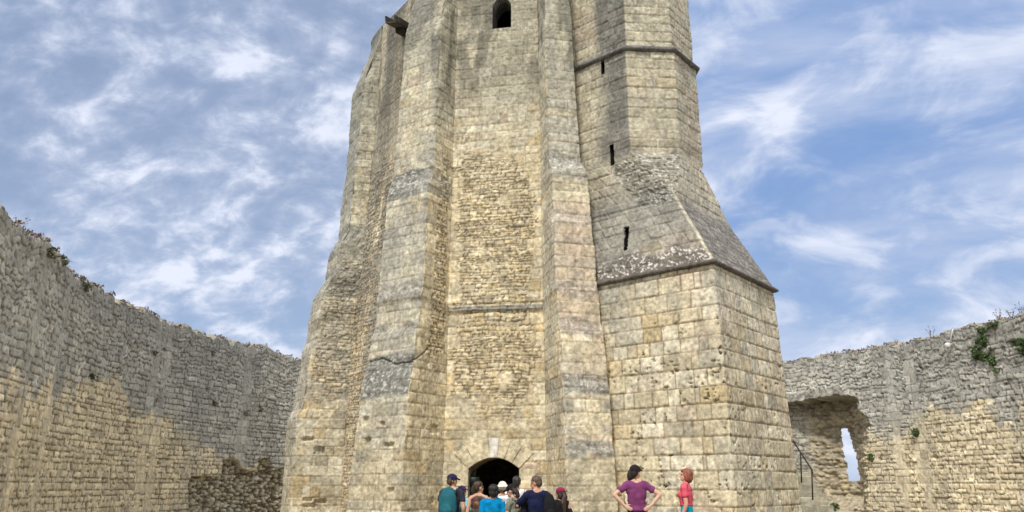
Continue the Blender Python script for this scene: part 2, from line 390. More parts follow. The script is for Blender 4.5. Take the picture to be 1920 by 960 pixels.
# segment: 2 B3 far side 3 B3 front 4 B3 near side 5 left wall 6 B2 hidden side 7 B2 front 8 B2 side 9 door wall 10 B1 side 11 B1 front 12 B1 far side
AC = Courses(-1, 17, .17, .28, 3); RC = Courses(-1, 17, .048, .105, 4)
KD, KC = {}, {}
OFF = {2: 0, 3: 5, 4: 10, 5: 15, 6: 20, 7: 25, 8: 30, 9: 35, 10: 41, 11: 46, 12: 51}
for i in range(len(NP)):
    s = KS[i]; X, Y, Z = s['X'], s['Y'], s['Z']
    S = X + OFF.get(i, 60+i*7.0)
    rub = np.zeros_like(X); big = 9.0
    q = None
    wn = fbm(S*1.1, Z*.9, 200, 3)-.5
    if i == 9:
        edgeq = np.minimum(X, Y)
        rub = sst(Z+2.2*wn, 3.1, 3.5)*(1-sst(Z+2.0*wn+.5*(X-1), 8.7, 9.2))*sst(edgeq+.34*(h01(np.floor(Z/.27), 5, 2)-.5)+.15*wn, .17, .21)
        rub = np.maximum(rub, .0)
    if i == 5: rub = (1-sst(Z+1.2*wn, 9.3, 9.8))*sst(Y+.3*wn, .0, .05)
    if i == 8:
        q = (Y*0+X*0+Y, 8, 0)     # corner to the door wall is concave; convex corner is the start (b2a)
        q = (X, 8, 0)
        rub = sst(Z+.8*wn, 4.0, 4.2)*(1-sst(Z+1.2*wn, 8.6, 9.2))*sst(X, .34, .36)*sst(Y+.2*wn, .10, .16)
    if i == 7: q = (Y, 8, 1)
    if i == 4:
        q = (X, 4, 0)
        rub = sst(Z+1.0*wn, 3.7, 3.9)*(1-sst(Z+.8*wn, 7.0, 7.4))*sst(X, .1, .14)*.9
    if i == 3: q = (Y, 4, 1)
    if i == 10: q = (Y, 10, 0)
    if i == 11: q = (np.minimum(X, Y), 10, 1)
    if i == 12: q = (X, 12, 0)
    pits = .25*(1-sst(Z, 3, 6))
    rub = np.clip(rub - .9*sst(fbm(S*1.9+i, Z*2.6, 207, 2), .72, .80)*(i in (9, 5)), 0, 1)
    d, c = dress(S, Z, AC, RC, rub, 7, LA=.38, LR=.17, relR=.014, jR=.010, mortar=(.38,.30,.19), quoin=q, pits=pits, jk=.62)
    # weathering: grey film towards the top and on the weatherings of the buttresses
    blot = fbm(S*.8, Z*.45, 33, 4); streak = fbm(S*3.0, Z*.35, 34, 3)
    g = sst(Z+4.0*(blot-.5)+3*(streak-.5), 7.4, 12.6)*.8
    c = stain_or_shade(c, g, (.33,.305,.235), .6)
    blk = sst(fbm(S*2.1, Z*.55, 36, 4)+.10*sst(Z, 11, 13), .50, .62)*sst(Z, 9.5, 11.5); c = stain_or_shade(c, blk*.7, (.15,.14,.115), .5)
    if i not in (8, 9, 5): c = stain_or_shade(c, .5*sst(fbm(S*.7, Z*.33, 37, 3), .45, .6)*sst(Z, 1, 3), (.36,.35,.30), .6)
    if i == 9 or i == 8: c = stain_or_shade(c, .22*sst(Z, .5, 3)*(1-sst(Z, 8, 10)), (.62,.49,.27), .95)
    if i in (7, 8, 3, 4, 10, 11): d = d - .045*sst(.16-np.minimum(X if i in (8, 4, 12) else Y, Y if i == 10 else 9), 0, .16)*sst(fbm(S*3, Z*2.3, 38, 4), .45, .7)
    if i in (3, 4): d = d + .14*(fbm(Z*1.4, S*1.1, 39, 4)-.5)
    wf = {7: [(3.2, 4.05, .95), (4.45, 4.75, .5), (5.35, 5.65, .5), (7.75, 8.4, .9), (6.6, 7.6, .35)],
          11: [(1.98, 2.18, .7), (3.2, 3.5, .85), (4.35, 4.65, .8), (5.15, 5.42, .75), (6.75, 7.05, .8), (7.9, 8.5, .75)],
          10: [(3.2, 3.5, .4), (7.9, 8.5, .4)], 8: [(7.8, 8.3, .5)], 4: [(6.2, 6.9, .6), (7.3, 8.1, .6), (3.4, 3.8, .3)], 3: [(6.2, 6.95, .6), (7.3, 8.1, .8)]}
    for z0, z1, f in wf.get(i, []):
        zn = Z + .12*(vnoise(S*4, Z*4, 77)-.5)
        w = sst(zn, z0-.08, z0+.02)*(1-sst(zn, z1, z1+.05))*f*(.6+.6*blot)
        c = stain_or_shade(c, w*1.05, (.22,.215,.19), .6); c = speck(c, S, Z, w*.7)
        d = d + w*.02*(vnoise(S*9, Z*9, 78)-.5)*2
    if i in (7, 3): c = stain_or_shade(c, .45*sst(fbm(S*.9, Z*.3, 41, 3), .42, .62)*sst(Z, 1.5, 4), COOLGREY)
    if i == 3: c = stain_or_shade(c, np.full_like(Z, .35), COOLGREY)
    if i == 11: c = stain_or_shade(c, .55*sst(fbm(S*1.2, Z*.6, 43, 3), .48, .62)*sst(Z, 3, 4)*(1-sst(Z, 7.5, 8.5))*.75, (.53, .40, .30), .7)
    if i == 9:
        c = stain_or_shade(c, .35*sst(fbm(S*1.0, Z*.8, 45, 3), .5, .62)*sst(Z, 2.5, 3.4)*(1-sst(Z, 8.5, 9)), OCHRE, .8)
        w = sst(Z, STRING_Z-.1, STRING_Z-.08)*(1-sst(Z, STRING_Z+.02, STRING_Z+.04))
        d = d + .05*w; c = stain_or_shade(c, w*.85, COOLGREY)
        c = speck(c, S, Z, .5*sst(Z, 12.1, 12.2)*(1-sst(Z, 12.2, 12.4)))
    if i == 5: c = stain_or_shade(c, .25*sst(fbm(S*.9, Z*.5, 46, 3)+.03*Z, .62, .75), (.55,.43,.30), .7); c = stain_or_shade(c, .5*sst(fbm(S*1.6, Z*.25, 47, 3), .5, .6), DARKG)
    if i in (7, 8):
        cx = [(-1.4, 3.95), (-.9, 4.02), (-.45, 3.86), (0, 3.9), (.25, 4.08), (.5, 4.3)]; xx = -Y if i == 7 else X
        zc = np.interp(xx, [p[0] for p in cx], [p[1] for p in cx]) + .03*(vnoise(xx*9, xx*0, 3)-.5)
        w = (1-sst(np.abs(Z-zc), .008, .028))*(xx < .5); d = d-.04*w; c = c*(1-.6*w)[..., None]
    # eroded sockets near the foot
    if i in (7, 8, 4):
        for k in range(5):
            x0 = .15+1.0*h01(k, i, 91); z0 = .45+2.4*h01(k, i, 92)
            w = sst(.06+.10*h01(k, i, 93)-np.abs(X-x0)+.03*(vnoise(S*14, Z*14, 94)-.5), 0, .02)*sst(.05+.05*h01(k, i, 95)-np.abs(Z-z0)+.02*(vnoise(S*14, Z*14, 96)-.5), 0, .02)
            d = d - .07*w
    d = d + .04*(fbm(S*.5, Z*.5, 99, 3)-.5)
    if i < 2 or i > 13: d = d*0
    KD[i] = d; KC[i] = c

def front_holes(cen):
    r = cen[:, :2]-CF; t = r @ DF; n = r @ np.array([.174, .985]); near = np.abs(n) < .4
    z = cen[:, 2]
    def arch(t0, t1, zb, zs_, za):
        m = (t > t0) & (t < t1) & (z > zb); u = (t-(t0+t1)/2)/((t1-t0)/2)
        return m & (z < zs_ + (za-zs_)*(1-np.clip(u*u, 0, 1)))
    return near & (arch(*DOOR) | arch(*WIN))
td0, _ = on_plane(878, 905, CF, DF); td1, _ = on_plane(974, 905, CF, DF)
_, zds = on_plane(878, 879, CF, DF); _, zda = on_plane(925, 858, CF, DF)
DOOR = (td0, td1, -.6, zds, zda)
tw0, zwb = on_plane(924, 58, CF, DF); tw1, _ = on_plane(960, 58, CF, DF); _, zwa = on_plane(941, -4, CF, DF)
WIN = (tw0, tw1, zwb, zwa-.28, zwa)
print('DOOR', DOOR, 'WIN', WIN)

keep = thing('castle_keep', 'tall pale stone polygonal keep with stepped buttresses standing inside the ring wall', 'castle tower', (OC[0], OC[1], 0))
KO = (OC[0], OC[1], 0)
def keyed_parent(o, origin):
    """meshes were written in world metres: keep them there under an Empty that stands elsewhere"""
    me = o.data; n = len(me.vertices); a = np.empty(n*3, np.float32); me.vertices.foreach_get('co', a)
    a = a.reshape(-1, 3) - np.array(origin, np.float32); me.vertices.foreach_set('co', a.ravel()); me.update(); return o
w_ids = [[0, 1], [5], [9], [13, 14, 15, 16]]
def kp(name, ids, holes=None):
    return keyed_parent(mesh_segments(name, KS, ids, KD, KC, M_KEEP, keep, holes), KO)
kp('wall', [9], front_holes)['label'] = 'narrow wall of the keep above the arched door'
kp('wall', [5])['label'] = 'recessed rubble wall between the two left buttresses'
kp('wall', [13, 14, 15, 16, ]); kp('wall', [0, 1])
kp('buttress', [2, 3, 4])['label'] = 'far left buttress with broken sloping steps'
kp('buttress', [6, 7, 8])['label'] = 'grey streaked buttress left of the door'
kp('buttress', [10, 11, 12])['label'] = 'slim buttress right of the door with lichened ledges'
# unseen slab added on top to keep the interior dark, and an uneven wall head
def poly_slab(name, pts, z0, z1, mat, parent, origin):
    bm = bmesh.new(); lo = [bm.verts.new((p[0]-origin[0], p[1]-origin[1], z0)) for p in pts]; hi = [bm.verts.new((p[0]-origin[0], p[1]-origin[1], z1)) for p in pts]
    bm.faces.new(hi); bm.faces.new(lo[::-1]); n = len(pts)
    for i in range(n): bm.faces.new((lo[i], lo[(i+1) % n], hi[(i+1) % n], hi[i]))
    bmesh.ops.recalc_face_normals(bm, faces=bm.faces[:])
    me = bpy.data.meshes.new(name); bm.to_mesh(me); bm.free(); return link_mesh(name, me, mat, parent, False)
pts = [p for p in keep_keys(14.0)[:-1]]
poly_slab('shading_slab', pts, 13.96, 14.06, M_DARKSTONE, keep, KO)

# ---- generic small mesh builder -------------------------------------------------
class MB:
    def __init__(s): s.bm = bmesh.new()
    def hexa(s, c8):
        v = [s.bm.verts.new(p) for p in c8]
        for f in ((0,1,2,3), (7,6,5,4), (0,4,5,1), (1,5,6,2), (2,6,7,3), (3,7,4,0)): s.bm.faces.new([v[k] for k in f])
        return v
    def box(s, c, sz, rz=0, M=None):
        cx, cy, cz = c; x, y, z = [k/2 for k in sz]; m = Matrix.Rotation(rz, 3, 'Z') if M is None else M
        s.hexa([Vector(c)+m@Vector(p) for p in ((-x,-y,-z), (x,-y,-z), (x,y,-z), (-x,y,-z), (-x,-y,z), (x,-y,z), (x,y,z), (-x,y,z))]); return s
    def tube(s, pts, rad, n=10, caps=True):
        pts = [Vector(p) for p in pts]; rings = []
        rad = rad if hasattr(rad, '__len__') else [rad]*len(pts)
        up = Vector((0.13, 0.21, 1)).normalized()
        for i, p in enumerate(pts):
            d = (pts[min(i+1, len(pts)-1)]-pts[max(i-1, 0)]).normalized()
            a = d.cross(up);
            if a.length < .05: a = d.cross(Vector((1, 0, 0)))
            a.normalize(); b = d.cross(a).normalized(); r = rad[i]
            ra, rb = (r if hasattr(r, '__len__') else (r, r))
            rings.append([s.bm.verts.new(p + a*ra*math.cos(2*math.pi*k/n) + b*rb*math.sin(2*math.pi*k/n)) for k in range(n)])
        for i in range(len(rings)-1):
            for k in range(n): s.bm.faces.new((rings[i][k], rings[i][(k+1) % n], rings[i+1][(k+1) % n], rings[i+1][k]))
        if caps: s.bm.faces.new(rings[0][::-1]); s.bm.faces.new(rings[-1])
        return s
    def lathe(s, c, prof, n=20, sx=1, sy=1):
        rings = []
        for r, z in prof: rings.append([s.bm.verts.new((c[0]+r*sx*math.cos(2*math.pi*k/n), c[1]+r*sy*math.sin(2*math.pi*k/n), c[2]+z)) for k in range(n)])
        for i in range(len(rings)-1):
            for k in range(n): s.bm.faces.new((rings[i][k], rings[i][(k+1) % n], rings[i+1][(k+1) % n], rings[i+1][k]))
        s.bm.faces.new(rings[0][::-1]); s.bm.faces.new(rings[-1]); return s
    def prism(s, poly, f):
        """poly: 2-D outline; f(u, v, depth) -> 3-D, depth 0 front, 1 back"""
        a = [s.bm.verts.new(f(u, v, 0)) for u, v in poly]; b = [s.bm.verts.new(f(u, v, 1)) for u, v in poly]; n = len(poly)
        s.bm.faces.new(a); s.bm.faces.new(b[::-1])
        for i in range(n): s.bm.faces.new((a[i], b[i], b[(i+1) % n], a[(i+1) % n]))
        return s
    def build(s, name, mat, parent=None, smooth=False, bevel=0.0, origin=None, colr=None):
        bmesh.ops.recalc_face_normals(s.bm, faces=s.bm.faces[:])
        if bevel: bmesh.ops.bevel(s.bm, geom=[e for e in s.bm.edges if len(e.link_faces) == 2 and e.calc_face_angle(0) > .5], offset=bevel, segments=2, affect='EDGES', clamp_overlap=True)
        if origin is not None: bmesh.ops.translate(s.bm, verts=s.bm.verts[:], vec=-Vector(origin))
        me = bpy.data.meshes.new(name); s.bm.to_mesh(me); s.bm.free()
        if colr is not None:
            A = me.color_attributes.new('stone', 'FLOAT_COLOR', 'POINT'); n = len(me.vertices)
            c4 = np.ones((n, 4), np.float32); c4[:, :3] = colr; A.data.foreach_set('color', c4.ravel())
        return link_mesh(name, me, mat, parent, smooth)
def wall_frame(C0, D0):
    nin = np.array([-D0[1], D0[0]])      # inward
    if nin[1] < 0: nin = -nin
    def f(t, z, dep):
        p = C0 + D0*t + nin*dep; return Vector((p[0], p[1], z))
    return f
fw = wall_frame(CF, DF)
# door: reveal, arch of voussoirs, jamb stones
def reveal(name, hole, depth, mat, parent, f, origin, front=-.03, colr=None, bottom=False, n=14):
    t0, t1, zb, zs_, za = hole; path = [(t0, zb), (t0, zs_)]
    for k in range(1, n): u = -1+2*k/n; path.append(((t0+t1)/2+u*(t1-t0)/2, zs_+(za-zs_)*(1-u*u)))
    path += [(t1, zs_), (t1, zb)]
    b = MB(); bm = b.bm
    if bottom: path.append((t0, zb))
    A = [bm.verts.new(f(t, z, front)) for t, z in path]; B = [bm.verts.new(f(t, z, depth)) for t, z in path]
    # a thin outer return so that the ragged cut of the masonry is covered
    for i in range(len(path)-1): bm.faces.new((A[i], A[i+1], B[i+1], B[i]))
    return b.build(name, mat, parent, origin=origin, colr=colr)
door = reveal('doorway', DOOR, .75, M_KEEP, keep, fw, KO, colr=(.34,.29,.2)); door['label'] = 'low arched doorway into the dark keep'
rng = random.Random(5)
def arch_stones(hole, thick, nst, front, depth, parent, whitekey=True):
    t0, t1, zb, zs_, za = hole; tm = (t0+t1)/2; hw = (t1-t0)/2
    pt = lambda u: (tm+u*hw, zs_+(za-zs_)*(1-u*u))
    us = [-1+2*k/nst for k in range(nst+1)]
    for k in range(nst):
        u0, u1 = us[k]+.006, us[k+1]-.006
        th = thick*(1.0 if abs(k-(nst-1)/2) > .6 else 1.0)
        a, b_ = pt(u0), pt(u1)
        def outw(u): return (pt(u)[0]+u*hw*.42*th/.3, pt(u)[1]+th*(1-.25*abs(u)))
        poly = [a, pt((u0+u1)/2), b_, outw(u1), outw(u0)]
        key = abs(k-(nst-1)/2) < .6
        colr = (.74, .71, .64) if key else tuple(np.array(CREAM)*rng.uniform(.9, 1.1))
        m = MB(); m.prism(poly, lambda t, z, d_: fw(t, z, -front if d_ == 0 else depth))
        o = m.build('keystone' if key else 'arch_stone', M_KEEP, parent, bevel=.008, origin=KO, colr=colr)
        if key: o['label'] = 'pale keystone over the door'
arch_stones(DOOR, .42, 7, .035, .3, door)
for side in (0, 1):
    z = -.4
    while z < zds-.02:
        h = min(rng.uniform(.28, .38), zds-z); 
        if zds-z-h < .12: h = zds-z
        w = rng.choice((.34, .22)); t0 = DOOR[0]-w if side == 0 else DOOR[1]; t1 = DOOR[0] if side == 0 else DOOR[1]+w
        m = MB(); m.prism([(t0, z+.006), (t1, z+.006), (t1, z+h-.006), (t0, z+h-.006)], lambda t, zz, d_: fw(t, zz, -.03 if d_ == 0 else .3))
        m.build('jamb_stone', M_KEEP, door, bevel=.01, origin=KO, colr=tuple(np.array(CREAM)*rng.uniform(.92, 1.12))); z += h
# upper window
win = reveal('window', WIN, .6, M_KEEP, keep, fw, KO, front=-.025, bottom=True, colr=(.16,.155,.15)); win['label'] = 'round headed window opening high above the door'
m = MB()
t0, t1, zb, zs_, za = WIN
outl = [(t0-.05, zb-.0), (t0-.05, zs_)] + [((t0+t1)/2+u*(t1-t0+.1)/2, zs_+(za+.06-zs_)*(1-u*u)) for u in np.linspace(-.9, .9, 11)] + [(t1+.05, zs_), (t1+.05, zb)]
inl = [(t0, zb), (t0, zs_)] + [((t0+t1)/2+u*(t1-t0)/2, zs_+(za-zs_)*(1-u*u)) for u in np.linspace(-.9, .9, 11)] + [(t1, zs_), (t1, zb)]
for i in range(len(outl)-1):
    m.prism([inl[i], outl[i], outl[i+1], inl[i+1]], lambda t, z, d_: fw(t, z, -.02 if d_ == 0 else .2))
m.build('frame', M_KEEP, win, origin=KO, colr=(.33,.32,.29))
m = MB(); m.prism([(t0-.06, zb-.09), (t1+.06, zb-.09), (t1+.06, zb), (t0-.06, zb)], lambda t, z, d_: fw(t, z, -.04 if d_ == 0 else .3)); m.build('sill', M_KEEP, win, bevel=.01, origin=KO, colr=(.6,.58,.5))

# ================================================================== STAIR TURRET (part of the keep)
LD = np.array([-.755, .656]); RD = np.array([.656, .755])
def lin(z, za, zb, a, b): t = np.clip((z-za)/(zb-za), 0, 1); return np.array(a)*(1-t)+np.array(b)*t
C_lo, C_ev, C_g = (3.90, 14.06), (3.83, 14.10), (3.36, 14.90)
def turret_keys(z):
    if z <= 5.5:
        c = lin(z, -.5, 5.5, C_lo, C_ev); e = lin(z, -.5, 5.5, (5.83, 16.22), (5.70, 16.36))
        a = c + LD*.035; b = c + RD*.035; cc = c*.55+e*.45
        A = c + LD*3.3; B = e + LD*2.4
    elif z <= 7.15:
        o = .05*(1-(z-5.5)/1.65)
        c = lin(z, 5.5, 7.15, C_ev, C_g); e = lin(z, 5.5, 7.15, (5.70, 16.36), (5.02, 16.86))
        c = c + np.array([0, -o]); e = e+np.array([o, 0]); a = c+LD*.035; b = c+RD*.035; cc = c*.55+e*.45; A = c+LD*3.0; B = e+LD*2.4
    else:
        t = np.clip((z-7.15)/1.25, 0, 1)
        c0 = np.array(C_g)
        a = lin(z, 7.18, 8.42, c0+LD*.035, (2.59, 15.56)); b = lin(z, 7.18, 8.42, c0+RD*.035, (3.71, 15.64))
        cc = lin(z, 7.15, 8.3, c0*.55+np.array((5.02, 16.86))*.45, (4.28, 16.30)); e = lin(z, 7.15, 8.3, (5.02, 16.86), (4.42, 16.50))
        if z > 8.3: cc = lin(z, 8.3, 8.5, (4.28, 16.30), (4.40, 16.44)); e = lin(z, 8.3, 8.6, (4.42, 16.50), (4.33, 17.5))
        A = lin(z, 7.15, 8.4, c0+LD*3.0, np.array((2.59, 15.56))+LD*1.9); B = lin(z, 7.15, 8.3, np.array((5.02, 16.86))+LD*2.4, (3.3, 18.4))
        if z > 11.05:
            ctr = np.array((3.2, 16.8)); k = .955
            a, b, cc, e, A, B = [ctr+(p-ctr)*k for p in (a, b, cc, e, A, B)]
    return [A, a, b, cc, e, B]
ZT = np.arange(-.5, 16.0, G)
TN = [int(3.0/G), 50, int(1.3/G), int(1.5/G), 24]
TS = loft(ZT, turret_keys, TN)
TA = Courses(-1.13, 5.5, .27, .36, 13); TB = Courses(5.5, 17, .20, .30, 14)
class Two:
    def __init__(s, a, b, z): s.a, s.b, s.z = a, b, z
    def find(s, z):
        i, l, h = s.a.find(z); j, l2, h2 = s.b.find(z); m = z < s.z; return np.where(m, i, j+500), np.where(m, l, l2), np.where(m, h, h2)
TC = Two(TA, TB, 5.5)
TD, TCc = {}, {}
TOFF = [0, 8, 14, 20, 27]
for i in range(5):
    s = TS[i]; X, Y, Z = s['X'], s['Y'], s['Z']; S = (X if i else -Y+5) + TOFF[i]
    low = 1-sst(Z, 5.45, 5.5)
    q = None
    if i == 0: q = (Y, 20, 0)
    if i == 1: q = (np.minimum(X, Y), 20, 1)
    if i == 2: q = (X+50*0, 20, 1)
    rub = np.zeros_like(X)
    if i == 1: rub = sst(Z, 7.1, 7.2)*(1-sst(Z+.5*(fbm(S*2, Z*2, 8)-.5), 8.3, 8.6))
    if i == 0: rub = .9*sst(Z+.9*(fbm(S*1.5, Z*1.5, 8)-.5)-.5*Y, 6.9, 7.1)*(1-sst(Z+.9*(fbm(S*2, Z*2, 9)-.5)+.5*Y, 8.2, 8.4))*sst(.9-Y, 0, .2)
    d, c = dress(S, Z, TC, RC, rub, 17, LA=.40, quoin=q, pits=1.0*low*(1-.7*sst(Z, 3.3, 5.2)), relA=.020, jA=.026, jk=.35+.9*low,
                 palA=([CREAM, PALE, OCHRE, GREY, PINK], [6, 3.6, 1.0, 1.2, .3]), mortar=(.33, .26, .16))
    up = sst(Z, 5.45, 5.5)
    blot = fbm(S*.8+3, Z*.6, 133, 4); streak = fbm(S*2.2, Z*.3, 134, 3)
    grn = (.34, .31, .24)
    c = stain_or_shade(c, up*(.62+.3*(blot-.4)), grn, .5)
    if i >= 2: c = stain_or_shade(c, up*.30+.18*low, (.36, .34, .30), .5)
    if i in (0,): c = stain_or_shade(c, up*.85*sst(.75-np.abs(Y-.35)+.5*(streak-.5)+.4*(blot-.5), .1, .55)*sst(Z, 8.0, 8.6), (.17, .165, .15), .55)
    if i == 0: c = stain_or_shade(c, .75*sst(Z, 5.5, 6)*(1-sst(Z, 7.0, 8.2))*sst(blot, .40, .55), (.26, .255, .23), .5)
    c = stain_or_shade(c, .40*sst(blot+.1*(Z-5), .48, .58)*(1-low)*0 + .35*sst(blot, .5, .6)*low*sst(Z, 3.0, 5.0), COOLGREY)
    c = stain_or_shade(c, .5*sst(fbm(S*1.1, Z*.9, 143, 3), .56, .68)*(i != 1)*.6, (.54, .42, .32), .7)
    # glacis: lichened dark slabs
    gl = sst(Z, 5.5, 5.56)*(1-sst(Z, 7.1, 7.2))
    if i >= 2: ci_, lo_, hi_ = RC.find(Z); kq, l_, r_ = cells(S, ci_, .26, .6, 68); sl_ = (.7+.6*h01(ci_, kq, 69))*(.8+.2*sst(np.minimum(np.minimum(l_, r_), lo_), 0, .02)); gc = np.array((.20, .185, .165))*sl_[..., None]; c = lerp(c, gc, (gl*.95)[..., None]); c = speck(c, S, Z, gl*.45, (.46,.44,.40), 61); d = d*(1-.6*gl) + gl*(.012*(.13-lo_)/.13 + .03*(fbm(S*6, Z*6, 62)-.5))
    if i == 0:
        b = gl*(1-sst(Z+.35*(vnoise(S*2.5, Z*2, 63)-.5), 5.8, 6.05)); c = stain_or_shade(c, b*.9, (.17, .15, .13), .4); c = speck(c, S, Z, b*1.0, seed=64); d = d+b*.03*(vnoise(S*8, Z*8, 65)-.3)
        w = sst(Z, 7.10, 7.13)*(1-sst(Z, 7.25, 7.28)); d = d+.03*w; c = stain_or_shade(c, .5*w, COOLGREY)
    if i == 1 or i == 0:
        w = rub; c = stain_or_shade(c, w*.6, (.24,.23,.2), .5); c = speck(c, S, Z, w*.9, (.58,.56,.5), 66); d = d+w*.04*(fbm(S*5, Z*5, 67)-.5)*2
    d = d + .03*(fbm(S*.6, Z*.6, 199, 3)-.5)
    TD[i] = d; TCc[i] = c
# slits
LP_lo = np.array(C_g)
def tur_slit(px, py_top, py_bot, wpx, P0):
    t0, zt = on_plane(px-wpx/2, py_top, P0, -LD); t1, zb = on_plane(px+wpx/2, py_bot, P0, -LD); return (t0, t1, zb, zt)
Pup = np.array((2.59, 15.56)); Pgl = np.array((3.60, 14.50))
SL = [(Pup, tur_slit(1131, 112, 138, 8, Pup)), (Pup, tur_slit(1148, 273, 309, 9, Pup)), (Pgl, tur_slit(1175, 427, 469, 9, Pgl))]
def slit_holes(cen):
    m = np.zeros(len(cen), bool)
    for P0, (t0, t1, zb, zt) in SL:
        r = cen[:, :2]-P0; t = r @ (-LD); n = np.abs(r @ RD)
        m |= (t > min(t0, t1)) & (t < max(t0, t1)) & (cen[:, 2] > zb) & (cen[:, 2] < zt) & (n < .5)
    return m
tur = keyed_parent(mesh_segments('stair_turret', TS, [0, 1, 2, 3, 4], TD, TCc, M_KEEP, keep, slit_holes), KO)
tur['label'] = 'polygonal stair turret rising from a square block with a stone skirt roof'
poly_slab('turret_shading_slab', turret_keys(15.98), 15.95, 16.1, M_DARKSTONE, keep, KO)  # unseen cap added to keep the inside of the turret dark
M_SLIT = simple('slit_painted_shade', (.02, .018, .015), .95)  # near-black colour paints the shade inside the slits
for P0, (t0, t1, zb, zt) in SL:
    f = lambda t, z, dd: Vector((*(P0 - LD*t + RD*dd), z))
    lo, hi = min(t0, t1)-.012, max(t0, t1)+.012
    b = MB(); bm = b.bm; path = [(lo, zb-.01), (lo, zt+.01), (hi, zt+.01), (hi, zb-.01)]
    A_ = [bm.verts.new(f(t, z, -.005)) for t, z in path]; B_ = [bm.verts.new(f(t, z, .6)) for t, z in path]
    for k in range(4): bm.faces.new((A_[k], A_[(k+1) % 4], B_[(k+1) % 4], B_[k]))
    bm.faces.new(B_)
    b.build('arrow_slit', M_SLIT, tur, origin=KO)
# string mouldings that wrap the turret
def moulding(name, z0, z1, out, keysf, rnge, colr, parent, lipz=.03):
    k0 = [np.array(p) for p in keysf]
    def off(ps, o):
        r = []
        for i in range(len(ps)):
            a = ps[max(i-1, 0)]; b = ps[min(i+1, len(ps)-1)]; d = b-a; 
            if 0 < i < len(ps)-1:
                d1 = (ps[i]-ps[i-1]); d1 /= np.hypot(*d1); d2 = ps[i+1]-ps[i]; d2 /= np.hypot(*d2); n = np.array([d1[1]+d2[1], -d1[0]-d2[0]]); n = n*2/max((n*n).sum(), .5)
            else: d = d/np.hypot(*d); n = np.array([d[1], -d[0]])
            r.append(ps[i]+n*o)
        return r
    fine = []
    for i in range(len(k0)-1):
        n = max(2, int(np.hypot(*(k0[i+1]-k0[i]))/.06))
        fine += [k0[i]*(1-t)+k0[i+1]*t for t in np.linspace(0, 1, n, endpoint=False)]
    fine.append(k0[-1])
    rings = []
    prof = [(-.1, z0), (out*.55, z0+.005), (out, z0+lipz), (out*1.02, z0+(z1-z0)*.5), (out*.35, z1), (-.1, z1+.04)]
    V = []; nc = len(fine)
    for o, z in prof:
        pp = off(fine, o)
        for j, p in enumerate(pp):
            w = .012*(float(vnoise(np.array(j*.9), np.array(z*9), 5))-.5); V.append((p[0], p[1]-w, z+w))
    Q = grid_faces(len(prof), nc)
    return keyed_parent(np_mesh(name, np.array(V), Q, M_KEEP, parent, np.tile(np.array(colr), (len(V), 1))*(.8+.4*np.random.RandomState(3).rand(len(V), 1)), smooth=False), KO)
ev = turret_keys(5.49); ev2 = [ev[0], (ev[1]+ev[2])/2, ev[4], ev[5]]
moulding('eaves_moulding', 5.44, 5.56, .10, ev2, None, (.13,.115,.10), tur)
mk = turret_keys(11.0); moulding('string_moulding', 10.93, 11.08, .10, mk[:5], None, (.15,.14,.13), tur)

# ================================================================== RING WALL
RP = [(-9.0,8.5),(-9.72,13.7),(-10.2,16.4),(-10.9,19.4),(-10.7,24.8),(-8.6,31.2),(-3,35.3),(4,36.0),(11.5,32.7),(13.9,29.3),(14.65,26.0),(15.45,22.7),(15.6,17),(14.6,10),(12,3),(7,-2),(1,-4.5),(-4.5,-2.5),(-8,3)]
def catmull(P, per=60):
    out = []; n = len(P); P = [np.array(p, float) for p in P]
    for i in range(n):
        p0, p1, p2, p3 = P[i-1], P[i], P[(i+1) % n], P[(i+2) % n]
        for t in np.linspace(0, 1, per, endpoint=False):
            out.append(.5*((2*p1)+(-p0+p2)*t+(2*p0-5*p1+4*p2-p3)*t*t+(-p0+3*p1-3*p2+p3)*t**3))
    return np.array(out)
RC_ = catmull(RP); RC_ = np.vstack([RC_, RC_[:1]])
RS = np.concatenate([[0], np.cumsum(np.hypot(*np.diff(RC_, axis=0).T))]); RLEN = RS[-1]
def ring_at(s):
    s = np.mod(s, RLEN); x = np.interp(s, RS, RC_[:, 0]); y = np.interp(s, RS, RC_[:, 1]); e = .15
    s1 = np.mod(s+e, RLEN); s0 = np.mod(s-e, RLEN)
    dx = np.interp(s1, RS, RC_[:, 0])-np.interp(s0, RS, RC_[:, 0]); dy = np.interp(s1, RS, RC_[:, 1])-np.interp(s0, RS, RC_[:, 1])
    l = np.hypot(dx, dy)+1e-9
    return x, y, dy/l, -dx/l         # inward normal: the curve runs clockwise
def ring_pix(px, py, side, dep=0.0):
    x, y, z = ray(px, py); rng_ = (0, 32) if side == 'L' else (RLEN*.30, RLEN*.72)
    ss = np.linspace(*rng_, 4000); X, Y, nx_, ny_ = ring_at(ss); X = X-nx_*dep; Y = Y-ny_*dep; ok = Y > 6
    if side == 'L': ok &= X < 0
    else: ok &= X > 4
    r = np.where(ok, np.abs(X/np.where(Y == 0, 1, Y)-x/y), 9); k = int(np.argmin(r))
    return ss[k], EYE + z/y*Y[k]
def RPX(pts, side): return np.array([ring_pix(px, py, side) for px, py in pts])
RTOP = 6.4
RA = Courses(-2, 9, .24, .34, 23); RR = Courses(-2, 9, .11, .19, 24)
PR = ([(.62,.57,.44), (.68,.64,.52), (.58,.50,.34), (.47,.46,.40), (.60,.48,.37)], [4, 2.2, 1.2, 4, .5])
def inpoly(S, Z, P):
    m = np.zeros(S.shape, bool); n = len(P)
    for i in range(n):
        x0, y0 = P[i]; x1, y1 = P[(i+1) % n]
        c = ((y0 > Z) != (y1 > Z)) & (S < (x1-x0)*(Z-y0)/((y1-y0) if y1 != y0 else 1e-9)+x0); m ^= c
    return m
